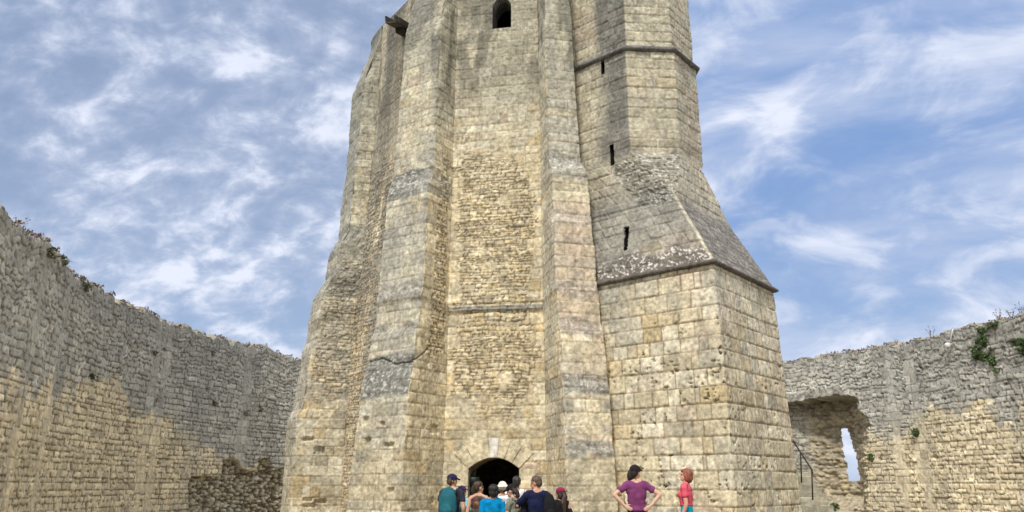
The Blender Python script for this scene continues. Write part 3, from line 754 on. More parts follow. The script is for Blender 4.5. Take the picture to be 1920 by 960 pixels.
def cobble(S, Z, cell, seed):
    """distance to the nearest of jittered stone centres -> rounded rubble core"""
    u = S/cell; v = Z/(cell*.75); ui = np.floor(u); vi = np.floor(v); best = np.full(S.shape, 9.0); idd = np.zeros(S.shape); sec = np.full(S.shape, 9.0)
    for du in (-1, 0, 1):
        for dv_ in (-1, 0, 1):
            cu = ui+du; cv = vi+dv_
            ox = cu+.5+.8*(h01(cu, cv, seed)-.5); oy = cv+.5+.8*(h01(cu, cv, seed+1)-.5)
            d = np.hypot(u-ox, v-oy)/(.6+.7*h01(cu, cv, seed+2))
            m = d < best; sec = np.where(m, best, np.minimum(sec, d)); idd = np.where(m, h01(cu, cv, seed+3), idd); best = np.where(m, d, best)
    return best, idd, sec-best

def ring_patch(name, s0, s1, step, side, parent, origin, extra=None, detail=True):
    ns = int((s1-s0)/step); ss = np.linspace(s0, s1, ns+1); zs = np.arange(-.6, RTOP+.01, step if detail else .3)
    S, Z = np.meshgrid(ss, zs)
    X, Y, NX, NY = ring_at(S)
    if detail:
        # broad ashlar chains that interrupt the small coursed rubble
        chain = np.zeros_like(S)
        for c, w in (extra or {}).get('chains', []):
            ww = w/2*(.5+1.1*h01(RA.find(Z)[0], int(c*7), 3)); chain = np.maximum(chain, sst(ww-np.abs(S-c), -.01, .01))
        low = (extra or {}).get('rub', lambda S, Z: np.ones_like(S))(S, Z)
        d, c = dress(S, Z, RA, RR, np.clip(1-chain*.97, 0, 1)*low, 300, LA=.48, LR=.29, relA=.015, relR=.026, jR=.026, warp=.03, palA=PR, palR=PR, mortar=(.22,.185,.13))
        blot = fbm(S*.45, Z*.5, 333, 4); bl2 = fbm(S*1.3, Z*1.3, 334, 4)
        d = d + .03*(blot-.5)
        zy = (extra or {})['yellow'](S)                     # height of the boundary between yellow and grey stone
        yel = (1-sst(Z-zy+1.9*(bl2-.5)+.5*(h01(RR.find(Z)[0], np.floor(S/.3), 5)-.5), -.25, .35))
        c = stain_or_shade(c, yel*.55, (.92,.77,.50), .9)
        gcol = np.array((.43,.425,.39)); c = stain_or_shade(c, (1-yel)*.66, gcol, .85)
        c = stain_or_shade(c, .7*sst(Z+1.6*(bl2-.5), 5.4, 6.3), (.33,.32,.28), .6)
        c = stain_or_shade(c, .28*sst(fbm(S*1.2, Z*.25, 335, 3), .5, .62), (.26,.25,.22), .6)
        c = speck(c, S, Z, .3*(1-yel)*sst(bl2, .5, .6)+.3*sst(Z, 5.9, 6.3), (.55,.54,.50), 337)
        hole = np.zeros(S.shape, bool)
        # putlog holes, knocked-out stones
        for hs, hz, hw, hh in (extra or {}).get('putlogs', []):
            w = sst(hw-np.abs(S-hs)+.02*(vnoise(S*20, Z*20, 4)-.5), 0, .02)*sst(hh-np.abs(Z-hz)+.03*(vnoise(S*20, Z*20, 5)-.5), 0, .02); d = d-.22*w; c = c*(1-.55*w)[..., None]
        for k in range(60):
            hs = s0+(s1-s0)*h01(k, 1, 71); hz = 1+4.8*h01(k, 2, 71); w = sst(.05+.07*h01(k, 3, 71)-np.hypot(S-hs, (Z-hz)*1.2), 0, .02); d = d-.06*w; c = c*(1-.35*w)[..., None]
        if extra and 'core' in extra:
            m = inpoly(S+.10*(vnoise(S*6, Z*4, 8)-.5), Z+.05*(vnoise(S*5, Z*5, 9)-.5), extra['core'])
            b, idd, gap = cobble(S, Z, .17, 400); b2, id2, g2 = cobble(S, Z, .09, 410)
            st = (1-sst(b, .34, .52))*(idd > .25); s2_ = (1-sst(b2, .3, .55))*(id2 > .4)
            dc = -.34 - .10*(fbm(S*2, Z*2, 420, 3)-.5) + .10*st*(.5+idd) + .03*s2_ + .03*(fbm(S*12, Z*12, 421, 3)-.5)
            cc = np.array((.17,.14,.095))*np.ones_like(c)*(.7+.6*fbm(S*5, Z*5, 422))[..., None]
            sc_ = palette(idd, [(.74,.69,.55),(.60,.55,.43),(.80,.77,.66),(.58,.49,.33)], [3, 3, 2, 2])
            cc = lerp(cc, sc_, st[..., None]); cc = lerp(cc, np.array((.46,.42,.33))*np.ones_like(c), (s2_*.8*(1-st))[..., None])
            d = np.where(m, dc, d); c = np.where(m[..., None], cc, c)
        if extra and 'niche' in extra:
            d, c, hole = extra['niche'](S, Z, d, c)
    else:
        k = sst(S-s0, 0, .01)*0; d = np.zeros_like(S)
        c = np.ones(S.shape+(3,))*np.array((.36,.34,.27)); hole = np.zeros(S.shape, bool)
        ci, dl, dh = RA.find(Z); kk_, a_, b_ = cells(S, ci, .4, .5, 9); c = c*(.75+.5*h01(ci, kk_, 5))[..., None]
    # uneven head of the wall: the top rows are pulled down stone by stone
    base = RTOP + (extra or {}).get('top', lambda s: 0*s)(ss)
    kx = np.floor(ss/.23+vnoise(ss*3, ss*0, 6)); top = base + .16*(h01(kx, 4, 77)-.6) + .35*(fbm(ss*.8, ss*0, 78, 3)-.5) + .05*(vnoise(ss*14, ss*0, 79)-.5)
    f = (Z+.6)/(RTOP+.6); Zt = np.where(Z > 3.5, 3.5+(Z-3.5)*((top[None, :]-3.5)/(RTOP-3.5)), Z)
    V = np.dstack([X+NX*d, Y+NY*d, Zt])
    nr, nc = S.shape
    # the wall head goes back 1.1 m, lumpy
    nb = 14 if detail else 3; TB_ = []; TCc_ = []
    Xt, Yt, nx, ny = ring_at(ss)
    for j in range(1, nb+1):
        dep = 1.1*j/nb; lump = .14*(vnoise(ss*6, ss*0+dep*7, 81)-.35)*(1 if detail else .3)+.10*min(1, j/3)*(vnoise(ss*2, ss*0+dep*2, 84))
        TB_.append(np.stack([Xt-nx*dep, Yt-ny*dep, top+lump], -1)); TCc_.append(np.array((.30,.27,.22))*(.6+.8*vnoise(ss*6, ss*0+dep*7, 82))[:, None])
    cut = (extra or {}).get('cut')
    levels = [cut[3], cut[2], -3.0] if cut else [-3.0]
    for zl in levels:
        TB_.append(np.stack([Xt-nx*1.5, Yt-ny*1.5, 0*ss+zl], -1)); TCc_.append(np.tile(np.array((.32,.31,.26)), (len(ss), 1)))
    V = np.concatenate([V.reshape(-1, 3), np.concatenate(TB_)]); Cc = np.concatenate([c.reshape(-1, 3), np.concatenate(TCc_)])
    Q = grid_faces(nr+nb+len(levels), nc)
    if cut:
        cen = V[Q].mean(1); colq = np.tile(np.arange(nc-1), nr+nb+len(levels)-1); rowq = np.repeat(np.arange(nr+nb+len(levels)-1), nc-1); sq = ss[colq]
        Q = Q[~((rowq == nr+nb) & (sq > cut[0]) & (sq < cut[1]))]
    Q = Q[:, ::-1]
    hv = np.zeros(len(V), bool); hv[:hole.size] = hole.ravel(); Q = Q[~hv[Q].all(1)]
    o = np_mesh(name, V, Q, M_RING, parent, Cc)
    return keyed_parent(o, origin), top, ss

# --- left half
sA, _ = ring_pix(20, 700, 'L'); sB, _ = ring_pix(575, 900, 'L')
yl = RPX([(0, 705), (100, 735), (200, 735), (262, 765), (310, 790), (400, 835), (440, 870), (520, 905), (560, 930)], 'L')
core_px = [(352, 908), (357, 893), (413, 893), (417, 862), (448, 862), (455, 880), (482, 886), (486, 862), (505, 858), (512, 882), (560, 872), (560, 990), (345, 990), (352, 940)]
chL = [(ring_pix(118, 600, 'L')[0], .42), (ring_pix(20, 860, 'L')[0], .35), (ring_pix(300, 760, 'L')[0], .40), (ring_pix(262, 900, 'L')[0], .34), (ring_pix(455, 800, 'L')[0], .45)]
put = [(*ring_pix(237, 798, 'L'), .09, .16), (*ring_pix(316, 858, 'L'), .10, .08), (*ring_pix(285, 660, 'L'), .06, .06), (*ring_pix(170, 705, 'L'), .10, .05), (*ring_pix(183, 712, 'L'), .07, .05), (*ring_pix(400, 755, 'L'), .05, .05), (*ring_pix(458, 775, 'L'), .05, .06), (*ring_pix(488, 765, 'L'), .05, .05)]
extraL = dict(chains=chL, yellow=lambda S: np.interp(S, yl[:, 0], yl[:, 1]), putlogs=put, core=RPX(core_px, 'L'))
OL = (-10.4, 20.0, 0.0)
wallL = thing('ring_wall', 'curving grey rubble wall left of the keep with a patch of missing facing at its foot', 'castle wall', OL)
s_lo = ring_pix(2, 500, 'L')[0]
_, topL, ssL = ring_patch('masonry', -4.0, 27.5, .030, 'L', wallL, OL, extraL)
PLAIN = dict(yellow=lambda S: 3.0+0*S)
ring_patch('masonry', 27.5, 33.5, .06, 'L', wallL, OL, PLAIN)
ring_patch('masonry', RLEN-12.0, RLEN-4.0, .07, 'L', wallL, OL, PLAIN)
# --- right half with the embrasure and its loop
OR = (15.0, 24.0, 0.0)
wallR = thing('ring_wall', 'grey and yellow rubble wall right of the keep with a deep embrasure and narrow loop', 'castle wall', OR)
yr = RPX([(1475, 960), (1600, 830), (1700, 800), (1760, 770), (1920, 765)], 'R')[::1]; yr = yr[np.argsort(yr[:, 0])]
nl = RPX([(1440, 763), (1471, 757), (1530, 748), (1582, 741)], 'R'); 
sl_a = ring_pix(1583, 850, 'R', 1.4)[0]; sl_b = ring_pix(1606, 850, 'R', 1.4)[0]; _, slz1 = ring_pix(1590, 803, 'R', 1.4); _, slz0 = ring_pix(1600, 903, 'R', 1.4)
jr = RPX([(1583, 742), (1602, 748), (1604, 768), (1622, 776), (1634, 788), (1630, 830), (1626, 880), (1622, 930), (1640, 975)], 'R')
_, nfloor = ring_pix(1540, 930, 'R')
EMB_L = ring_pix(1420, 850, 'R')[0]
def niche(S, Z, d, c):
    jag = .26*(h01(np.floor(Z/.16), 3, 55)-.5)+.2*(fbm(Z*1.6, S*0, 53, 3)-.5)
    jb = np.interp(-Z, -jr[:, 1][::1], jr[:, 0]) + jag
    top = np.interp(S, nl[:, 0], nl[:, 1]); top = np.where(S > nl[-1, 0], nl[-1, 1]-.0, top) + .05*(h01(np.floor(S/.42), 9, 56)-.5)
    flo = nfloor + .22*(fbm(S*3, Z*0, 57, 3)-.5)
    rough = .12*(fbm(S*3.5, Z*4, 58, 5)-.5)*2
    L_ = sl_a - EMB_L
    dep_l = np.clip(.25 + (S-EMB_L)/L_*1.15, .25, 1.5)
    ja = jb; dep_r = np.clip((ja-S)/np.maximum(ja-sl_b, .2)*1.4, 0, 1.4)
    dep = np.where(S < sl_a, dep_l, np.where(S < sl_b, 1.4, dep_r))
    # broken floor slopes back up to the wall face
    inn = (Z < top) & (Z > flo-.9) & (S < jb) & (S > EMB_L-.3)
    ff = np.clip((Z-(flo-.9))/.9, 0, 1); dep = dep*np.where(Z < flo, ff**1.5, 1)
    b, idd, gap = cobble(S, Z, .20, 500); st = 1-sst(b, .35, .7)
    coreish = sst(S, sl_a-1.3, sl_a-.7)*np.where(S < sl_a, 1, 1)
    dc = -dep + rough + .09*st*(.5+idd)*coreish + np.where(S < sl_a, d*(1-coreish), 0)
    cc = lerp(np.array((.27,.22,.15))*np.ones_like(c), palette(idd, [(.50,.43,.30),(.38,.34,.26),(.52,.42,.25)], [3, 3, 2]), st[..., None])*(.7+.6*fbm(S*5, Z*6, 59, 4))[..., None]
    cc = lerp(stain_or_shade(c, np.full_like(S, .6), (.38,.365,.31), .7), cc, (.75*coreish)[..., None])
    cc = stain_or_shade(cc, .5*sst(Z, top-.55, top-.2), (.15,.145,.13), .4)  # shade under the lintel painted into the top of the niche
    m = inn
    d2 = np.where(m, dc, d); c2 = np.where(m[..., None], cc, c)
    # lintel slabs stand a little proud
    lint = (Z > top) & (Z < top+.36) & (S < nl[-1, 0]+.1) & (S > EMB_L-.3)
    ls = np.abs((S/.62) % 1-.5); lj = sst(.5-ls, 0, .03)
    d2 = np.where(lint, .05*lj+.01*fbm(S*8, Z*8, 60), d2); c2 = np.where(lint[..., None], fbm(S*9, Z*11, 64, 3)[..., None]*2*np.array((.30,.29,.25))*(.75+.5*h01(np.floor(S/.62), 1, 3))[..., None]*(.5+.5*lj)[..., None], c2)
    rg = .08*(vnoise(Z*7, S*0, 61)-.5); rg2 = .08*(vnoise(Z*6+5, S*0, 62)-.5)
    mid = (Z-slz0)/(slz1-slz0); bow = .10*np.clip(1-mid, 0, 1)
    wid = (sl_b-sl_a)*(.28*np.clip((mid-.35)/.65, 0, 1)**1.5)
    hole = (S > sl_a+rg+bow-.05+wid*.4) & (S < sl_b+rg2+bow*.6-wid*1.4) & (Z > slz0) & (Z < slz1)
    return d2, c2, hole
chR = [(ring_pix(1722, 800, 'R')[0], .55), (ring_pix(1670, 720, 'R')[0], .5)]
extraR = dict(chains=chR, yellow=lambda S: np.interp(S, yr[:, 0], yr[:, 1]), putlogs=[(*ring_pix(1900, 640, 'R'), .15, .12)], niche=niche, cut=(sl_a-.5, sl_b+.5, slz0-.5, slz1+.5))
sR0 = ring_pix(1440, 800, 'R')[0]; sR1 = ring_pix(1919, 900, 'R')[0]
print('right', sR0, sR1, 'RLEN', RLEN, 'niche', EMB_L, sl_a, sl_b, slz0, slz1, nfloor, 'core', extraL['core'][0])
_, topR, ssR = ring_patch('masonry', sR0-2.0, sR1+8, .034, 'R', wallR, OR, extraR)
ring_patch('masonry', 33.5, sR0-2.0, .06, 'R', wallR, OR, PLAIN)
ring_patch('masonry', sR1+8, RLEN-12.0, .07, 'R', wallR, OR, PLAIN)

# ground inside and beyond the ring
M_GROUND = simple('courtyard_gravel', (.30, .26, .19), .95, var=.25, scale=1.2, bump=.3)
M_FAR = simple('meadow', (.06, .09, .03), .95, var=.3, scale=.05)
def ground(name, pts, z, mat):
    b = MB(); bm = b.bm; bm.faces.new([bm.verts.new((p[0], p[1], z)) for p in pts]); o = b.build(name, mat); return tag(o, kind='structure')
inner = [ (ring_at(np.array(s))[0]*1.0, ring_at(np.array(s))[1]*1.0) for s in np.linspace(0, RLEN, 80, endpoint=False)]
ctr = np.mean(inner, 0); inner = [ctr+(np.array(p)-ctr)*1.04 for p in inner]
gx = np.linspace(-16, 18, 86); gy = np.linspace(-7, 39, 116); GX, GY = np.meshgrid(gx, gy)
def ground_z(x, y): return -.10 + .18*sst(np.asarray(x, float), .5, 1.6)*sst(np.asarray(y, float), 9, 12) + 0*np.asarray(y, float)
GZ = ground_z(GX, GY) + .02*(fbm(GX, GY, 9, 3)-.5); Vg = np.stack([GX, GY, GZ], -1).reshape(-1, 3); Qg = grid_faces(116, 86); cg = Vg[Qg].mean(1)[:, :2]; ang_in = inpoly(cg[:, 0], cg[:, 1], [tuple(p) for p in inner]); tag(np_mesh('courtyard', Vg, Qg[ang_in], M_GROUND), kind='structure')
gm = MB(); bm = gm.bm; n = 80; R0 = [ctr+(np.array(p)-ctr)*1.03 for p in inner]
rings = [[bm.verts.new((p[0], p[1], -.6)) for p in R0]]
for r, z in ((1.15, -1.5), (1.9, -9), (2.6, -12), (6, -12.5), (200, -14)): rings.append([bm.verts.new((ctr[0]+(p[0]-ctr[0])*r, ctr[1]+(p[1]-ctr[1])*r, z)) for p in R0])
for a, b_ in zip(rings, rings[1:]):
    for k in range(n): bm.faces.new((a[k], a[(k+1) % n], b_[(k+1) % n], b_[k]))
tag(gm.build('hill', M_FAR, smooth=True), kind='structure')

# ================================================================== SMALL THINGS ON THE WALLS
def leaf_mat(name, c1, c2):
    m, nt, b = mat_new(name); b.inputs['Roughness'].default_value = .6
    oi = nt.nodes.new('ShaderNodeAttribute'); oi.attribute_name = 'stone'
    nt.links.new(oi.outputs['Color'], b.inputs['Base Color']); return m
M_LEAF = leaf_mat('leaf', None, None)
def leaves(name, centers, size, cols, parent=None, seed=1, origin=(0, 0, 0), droop=.3, long=1.0):
    r = np.random.RandomState(seed); n = len(centers); C = np.array(centers, float)
    a = r.normal(size=(n, 3)); a[:, 2] -= droop; a /= np.linalg.norm(a, axis=1)[:, None]
    b = np.cross(a, r.normal(size=(n, 3))); b /= np.linalg.norm(b, axis=1)[:, None]
    s = size*(.6+.8*r.rand(n))[:, None]
    V = np.stack([C-a*s*long, C+b*s*.5, C+a*s*long, C-b*s*.5], 1).reshape(-1, 3); Q = np.arange(4*n).reshape(n, 4)
    cc = np.array(cols)[r.randint(0, len(cols), n)]*(.6+.8*r.rand(n, 1)); cc = np.repeat(cc, 4, 0)
    o = np_mesh(name, V, Q, M_LEAF, parent, cc, smooth=False); return keyed_parent(o, origin)
GREENS = [(.07,.12,.035), (.10,.16,.05), (.05,.09,.03), (.13,.18,.07)]
def ivy(label, cat, blobs, side, seed, n=500, size=.055, cols=GREENS, name='wall_ivy', group=None):
    """blobs: (px, py, radius_x m, radius_z m)"""
    r = np.random.RandomState(seed); pts = []
    for px, py, rx, rz in blobs:
        s, z = ring_pix(px, py, side); k = int(n*rx*rz/.1)+30
        t = r.rand(k)*6.283; q = np.sqrt(r.rand(k)); ds = np.cos(t)*q*rx; dz = np.sin(t)*q*rz
        X, Y, nx, ny = ring_at(s+ds); o = .03+.20*r.rand(k)**2*(1-q*q); ok_ = (vnoise(ds*7+px, dz*7, 5) > .28+.3*q*q) | (rx < .2); X, Y, nx, ny, o, dz, ds = [v[ok_] for v in (X, Y, nx, ny, o, dz, ds)]
        pts.append(np.stack([X+nx*o, Y+ny*o, z+dz], -1))
    pts = np.concatenate(pts); org = tuple(pts[np.argmin(pts[:, 2])])
    t = thing(name, label, cat, org, 0, group)
    leaves('foliage', pts, size, cols, t, seed, org)
    m = MB(); lo = Vector(pts[np.argmin(pts[:, 2])]); hi = Vector(pts[np.argmax(pts[:, 2])])
    m.tube([lo, (lo+hi)/2+Vector((.03, 0, 0)), hi], .012, 6); m.build('stem', M_STEM, t, origin=org)
    return t
M_STEM = simple('plant_stem', (.16, .11, .06), .9)
ivy('green ivy hanging in a clump near the top of the right wall', 'ivy', [(1850, 616, .36, .14), (1836, 648, .22, .22), (1850, 664, .30, .30), (1846, 636, .14, .26), (1864, 608, .22, .08), (1832, 662, .16, .2), (1862, 676, .14, .16)], 'R', 3)
ivy('small green tuft rooted in the pale pier of the right wall', 'plant', [(1719, 811, .15, .16)], 'R', 4, 700, .04)
ivy('little green sprig beside the broken embrasure edge', 'plant', [(1635, 858, .12, .16)], 'R', 5, 600, .04)
ivy('small dark sprig just below the hanging ivy', 'plant', [(1872, 695, .12, .09)], 'R', 15, 600, .04)
ivy('dark green ivy patch at the right edge of the photo', 'ivy', [(1918, 640, .20, .22), (1922, 655, .2, .2)], 'R', 6)
ivy('green weeds at the foot of the embrasure', 'plant', [(1560, 950, .35, .16), (1545, 962, .3, .14)], 'R', 7, 500, .05)
ivy('green moss tuft high on the left wall below its head', 'plant', [(95, 478, .30, .14), (115, 488, .2, .12)], 'L', 8, 400, .035, [(.10,.12,.05), (.14,.13,.07)])
ivy('dark weed clump under the head of the left wall further along', 'plant', [(158, 536, .22, .16)], 'L', 9, 400, .035, [(.10,.12,.05), (.08,.10,.04)])
for k, (px, py, wd) in enumerate([(288, 662, 'first dark tuft high in the grey masonry'), (397, 662, 'faint tuft midway along the grey masonry'), (400, 757, 'tuft in the grey stones above the broken facing'), (460, 776, 'tuft near the keep above the broken facing'), (487, 768, 'tuft closest to the keep in the grey stones'), (171, 706, 'tuft by a gap above the yellow stones')]):
    ivy(wd, 'plant', [(px, py, .09, .08)], 'L', 20+k, 300, .03, [(.09,.10,.05), (.13,.12,.07)], name='wall_tuft', group='dark tufts growing from the left wall')
# heads of the walls: stuff nobody could count
def crest(label, ss, top, step, seed, side, parent=None):
    r = np.random.RandomState(seed); n = int((ss[-1]-ss[0])*230)
    s = ss[0]+r.rand(n)*(ss[-1]-ss[0]); keep_ = vnoise(s*1.1, s*0, seed) + .5*vnoise(s*5, s*0, seed+1) > .66; s = s[keep_]; n = len(s)
    X, Y, nx, ny = ring_at(s); dep = r.rand(n)**1.5*.8-.02; z = np.interp(s, ss, top)+.03+.13*r.rand(n)*vnoise(s*2, s*0, seed+2)
    pts = np.stack([X-nx*dep, Y-ny*dep, z], -1)
    o = leaves('wall_head_growth', pts, .042, [(.20,.13,.13), (.26,.17,.15), (.15,.11,.10), (.14,.14,.08), (.33,.25,.21)], None, seed, (0, 0, 0), -.5)
    tag(o, label, 'wall plants', None, 'stuff')
crest('dry reddish growth along the head of the left wall', ssL, topL, .1, 31, 'L')
crest('dry reddish growth along the head of the right wall', ssR, topR, .1, 32, 'R')
def dry_weed(px, side, ss, top, h, label, seed):
    s, _ = ring_pix(px, 600, side); X, Y, nx, ny = [float(v) for v in ring_at(s)]; z = float(np.interp(s, ss, top))
    r = random.Random(seed); o = (X-nx*.25, Y-ny*.25, z); t = thing('dry_weed', label, 'weed', o, 0, 'dry weeds standing on the wall heads'); m = MB()
    tips = []
    for k in range(9):
        a = r.uniform(0, 6.28); l = h*r.uniform(.5, 1); tip = Vector((math.cos(a)*l*.35, math.sin(a)*l*.35, l)); m.tube([(0, 0, -.1), tip*.5+Vector((0, 0, .05*l)), tip], [.006, .005, .003], 5); tips += [o[j]+tip[j] for j in range(3)]
    m.build('stem', M_STEM, t)
    tp = np.array(tips).reshape(-1, 3); tp = np.repeat(tp, 5, 0)+np.random.RandomState(seed).normal(0, .025, (45, 3))
    leaves('foliage', tp, .022, [(.22,.15,.10), (.15,.13,.07)], t, seed, o)
for a in [(30, 'L', ssL, topL, .38, 'dry weed on the left wall near the photo edge', 1), (158, 'L', ssL, topL, .30, 'dry weed on the left wall above the dark clump', 2), (1730, 'R', ssR, topR, .50, 'lone tall dry weed midway along the right wall', 3), (1663, 'R', ssR, topR, .25, 'short dry weed on the right wall nearest the keep', 4), (1860, 'R', ssR, topR, .42, 'feathery dry weed above the ivy clump', 5), (1885, 'R', ssR, topR, .38, 'dry weed right of the ivy clump on the wall head', 6), (1905, 'R', ssR, topR, .45, 'dry weed at the far right end of the wall head', 7)]: dry_weed(*a)

# security camera with its cable
M_WHITE = simple('white_plastic', (.75, .75, .74), .4); M_BLACK = simple('black_plastic', (.02, .02, .022), .5); M_IRON = simple('rusty_iron', (.045, .035, .03), .6, .6, var=.3, scale=15)
s, z = ring_pix(1787, 648, 'R'); X, Y, nx, ny = [float(v) for v in ring_at(s)]
o = (X+nx*.06, Y+ny*.06, z); t = thing('security_camera', 'small white camera with a looped cable fixed on the right wall', 'camera', o)
m = MB(); m.lathe((nx*.16, ny*.16, 0), [(.001, -.10), (.06, -.09), (.085, -.04), (.09, .0), (.09, .05), (.05, .08), (.001, .085)], 16); m.build('housing', M_WHITE, t, True)
m = MB(); m.lathe((nx*.17, ny*.17, -.03), [(.001, -.085), (.035, -.08), (.055, -.05), (.06, -.02), (.001, 0)], 14); m.build('lens', M_BLACK, t, True)
m = MB(); m.tube([(nx*-.02, ny*-.02, .04), (nx*.15, ny*.15, .05)], .03, 10); m.build('bracket', M_WHITE, t)
p1 = Vector((-ny*.0, 0, 0)); tx, ty = ny, -nx
m = MB(); top_l = float(np.interp(s, ssR, topR))-z
m.tube([Vector((nx*.1, ny*.1, .06)), Vector((nx*.1+tx*-.10, ny*.1+ty*-.10, .35*top_l)), Vector((nx*.10+tx*-.18, ny*.1+ty*-.18, .75*top_l)), Vector((nx*.06+tx*-.22, ny*.06+ty*-.22, top_l+.05))], .012, 6); m.build('cable', M_WHITE, t, True)

# wooden spout at the keep's shoulder
M_OLDWOOD = simple('weathered_wood', (.10, .085, .07), .9, var=.35, scale=9, bump=.5)
base = at(757, 55, 18.0); tip = at(735, 43, 17.1)
t = thing('water_spout', 'dark weathered spout jutting from the keep wall near its top left', 'spout', tuple(base))
m = MB(); d = (tip-base); m_dir = d.normalized(); side_ = m_dir.cross(Vector((0, 0, 1))).normalized(); up = side_.cross(m_dir)
M3 = Matrix((side_, m_dir, up)).transposed()
m = MB(); L_ = d.length
m.box(d*.35, (.26, L_*1.5, .05), M=M3); m.box(d*.35+side_*.12+up*.09, (.05, L_*1.5, .16), M=M3); m.box(d*.35-side_*.12+up*.09, (.05, L_*1.5, .16), M=M3)
m.build('trough', M_OLDWOOD, t, bevel=.008)
m = MB(); m.box(d*.1-up*.10, (.2, L_*.7, .12), M=M3); m.build('corbel', M_DARKSTONE, t, bevel=.01)

# iron handrail and the rubble steps behind the keep
h0, h1 = at(1484, 822, 22.5), at(1523, 882, 21.6)
t = thing('handrail', 'thin dark iron handrail sloping down behind the stair turret', 'handrail', (h1.x, h1.y, .0)); O_ = Vector((h1.x, h1.y, 0))
m = MB(); m.tube([h0-O_, h1-O_, at(1524, 888, 21.6)-O_], .022, 8); m.build('rail', M_IRON, t, True)
for (px, y0, y1, Y) in ((1501, 848, 905, 22.1), (1522, 882, 938, 21.62)):
    a, b_ = at(px, y0, Y), at(px+2, y1, Y); m = MB(); m.tube([a-O_, b_-O_], .018, 8); m.build('post', M_IRON, t, True)
t = thing('stone_steps', 'rough stone steps going up behind the keep below the handrail', 'steps', (h1.x, h1.y+.6, -.1)); rr = random.Random(3)
for k in range(9):
    f = k/8; p = h1.lerp(h0, f); zt = p.z-.93+.0; z0 = -.1; hgt = zt+.1
    w = Vector(h0-h1); w.z = 0; w.normalize()
    m = MB(); m.box((p.x-h1.x, p.y-h1.y, hgt/2), (.30, 1.3, hgt), rz=math.atan2(w.y, w.x)); bm = m.bm
    bmesh.ops.subdivide_edges(bm, edges=bm.edges[:], cuts=5, use_grid_fill=True)
    for v in bm.verts: v.co += Vector((rr.uniform(-.02, .02), rr.uniform(-.02, .02), rr.uniform(-.02, .02)))
    m.build('step', M_RING, t, colr=tuple(np.array((.44,.41,.32))*rr.uniform(.8, 1.1)))

# iron gate pillar standing in the doorway
M_GREENIRON = simple('green_black_iron', (.035, .045, .035), .55, .4, var=.3, scale=12)
p = at(888, 910, 17.1); t = thing('gate_pillar', 'dark green iron pillar with pointed finial just inside the door', 'pillar', (p.x, p.y, -.1))
topz = at(888, 882, 17.1).z + .1; s_ = topz/1.9
m = MB(); m.lathe((0, 0, 0), [(.11, 0), (.11, .12), (.085, .16), (.085, .2)], 20); m.build('base', M_GREENIRON, t, True)
m = MB(); m.lathe((0, 0, 0), [(.078, .2), (.078, topz-.38), (.075, topz-.36)], 12); m.build('shaft', M_GREENIRON, t)
m = MB(); m.lathe((0, 0, topz), [(.06, -.36), (.09, -.34), (.09, -.28), (.125, -.25), (.135, -.20), (.135, -.14), (.06, -.13)], 20); m.build('capital', M_GREENIRON, t, True)
m = MB(); m.lathe((0, 0, topz), [(.05, -.13), (.058, -.09), (.02, -.02), (.002, .03)], 14); m.build('finial', M_GREENIRON, t, True)

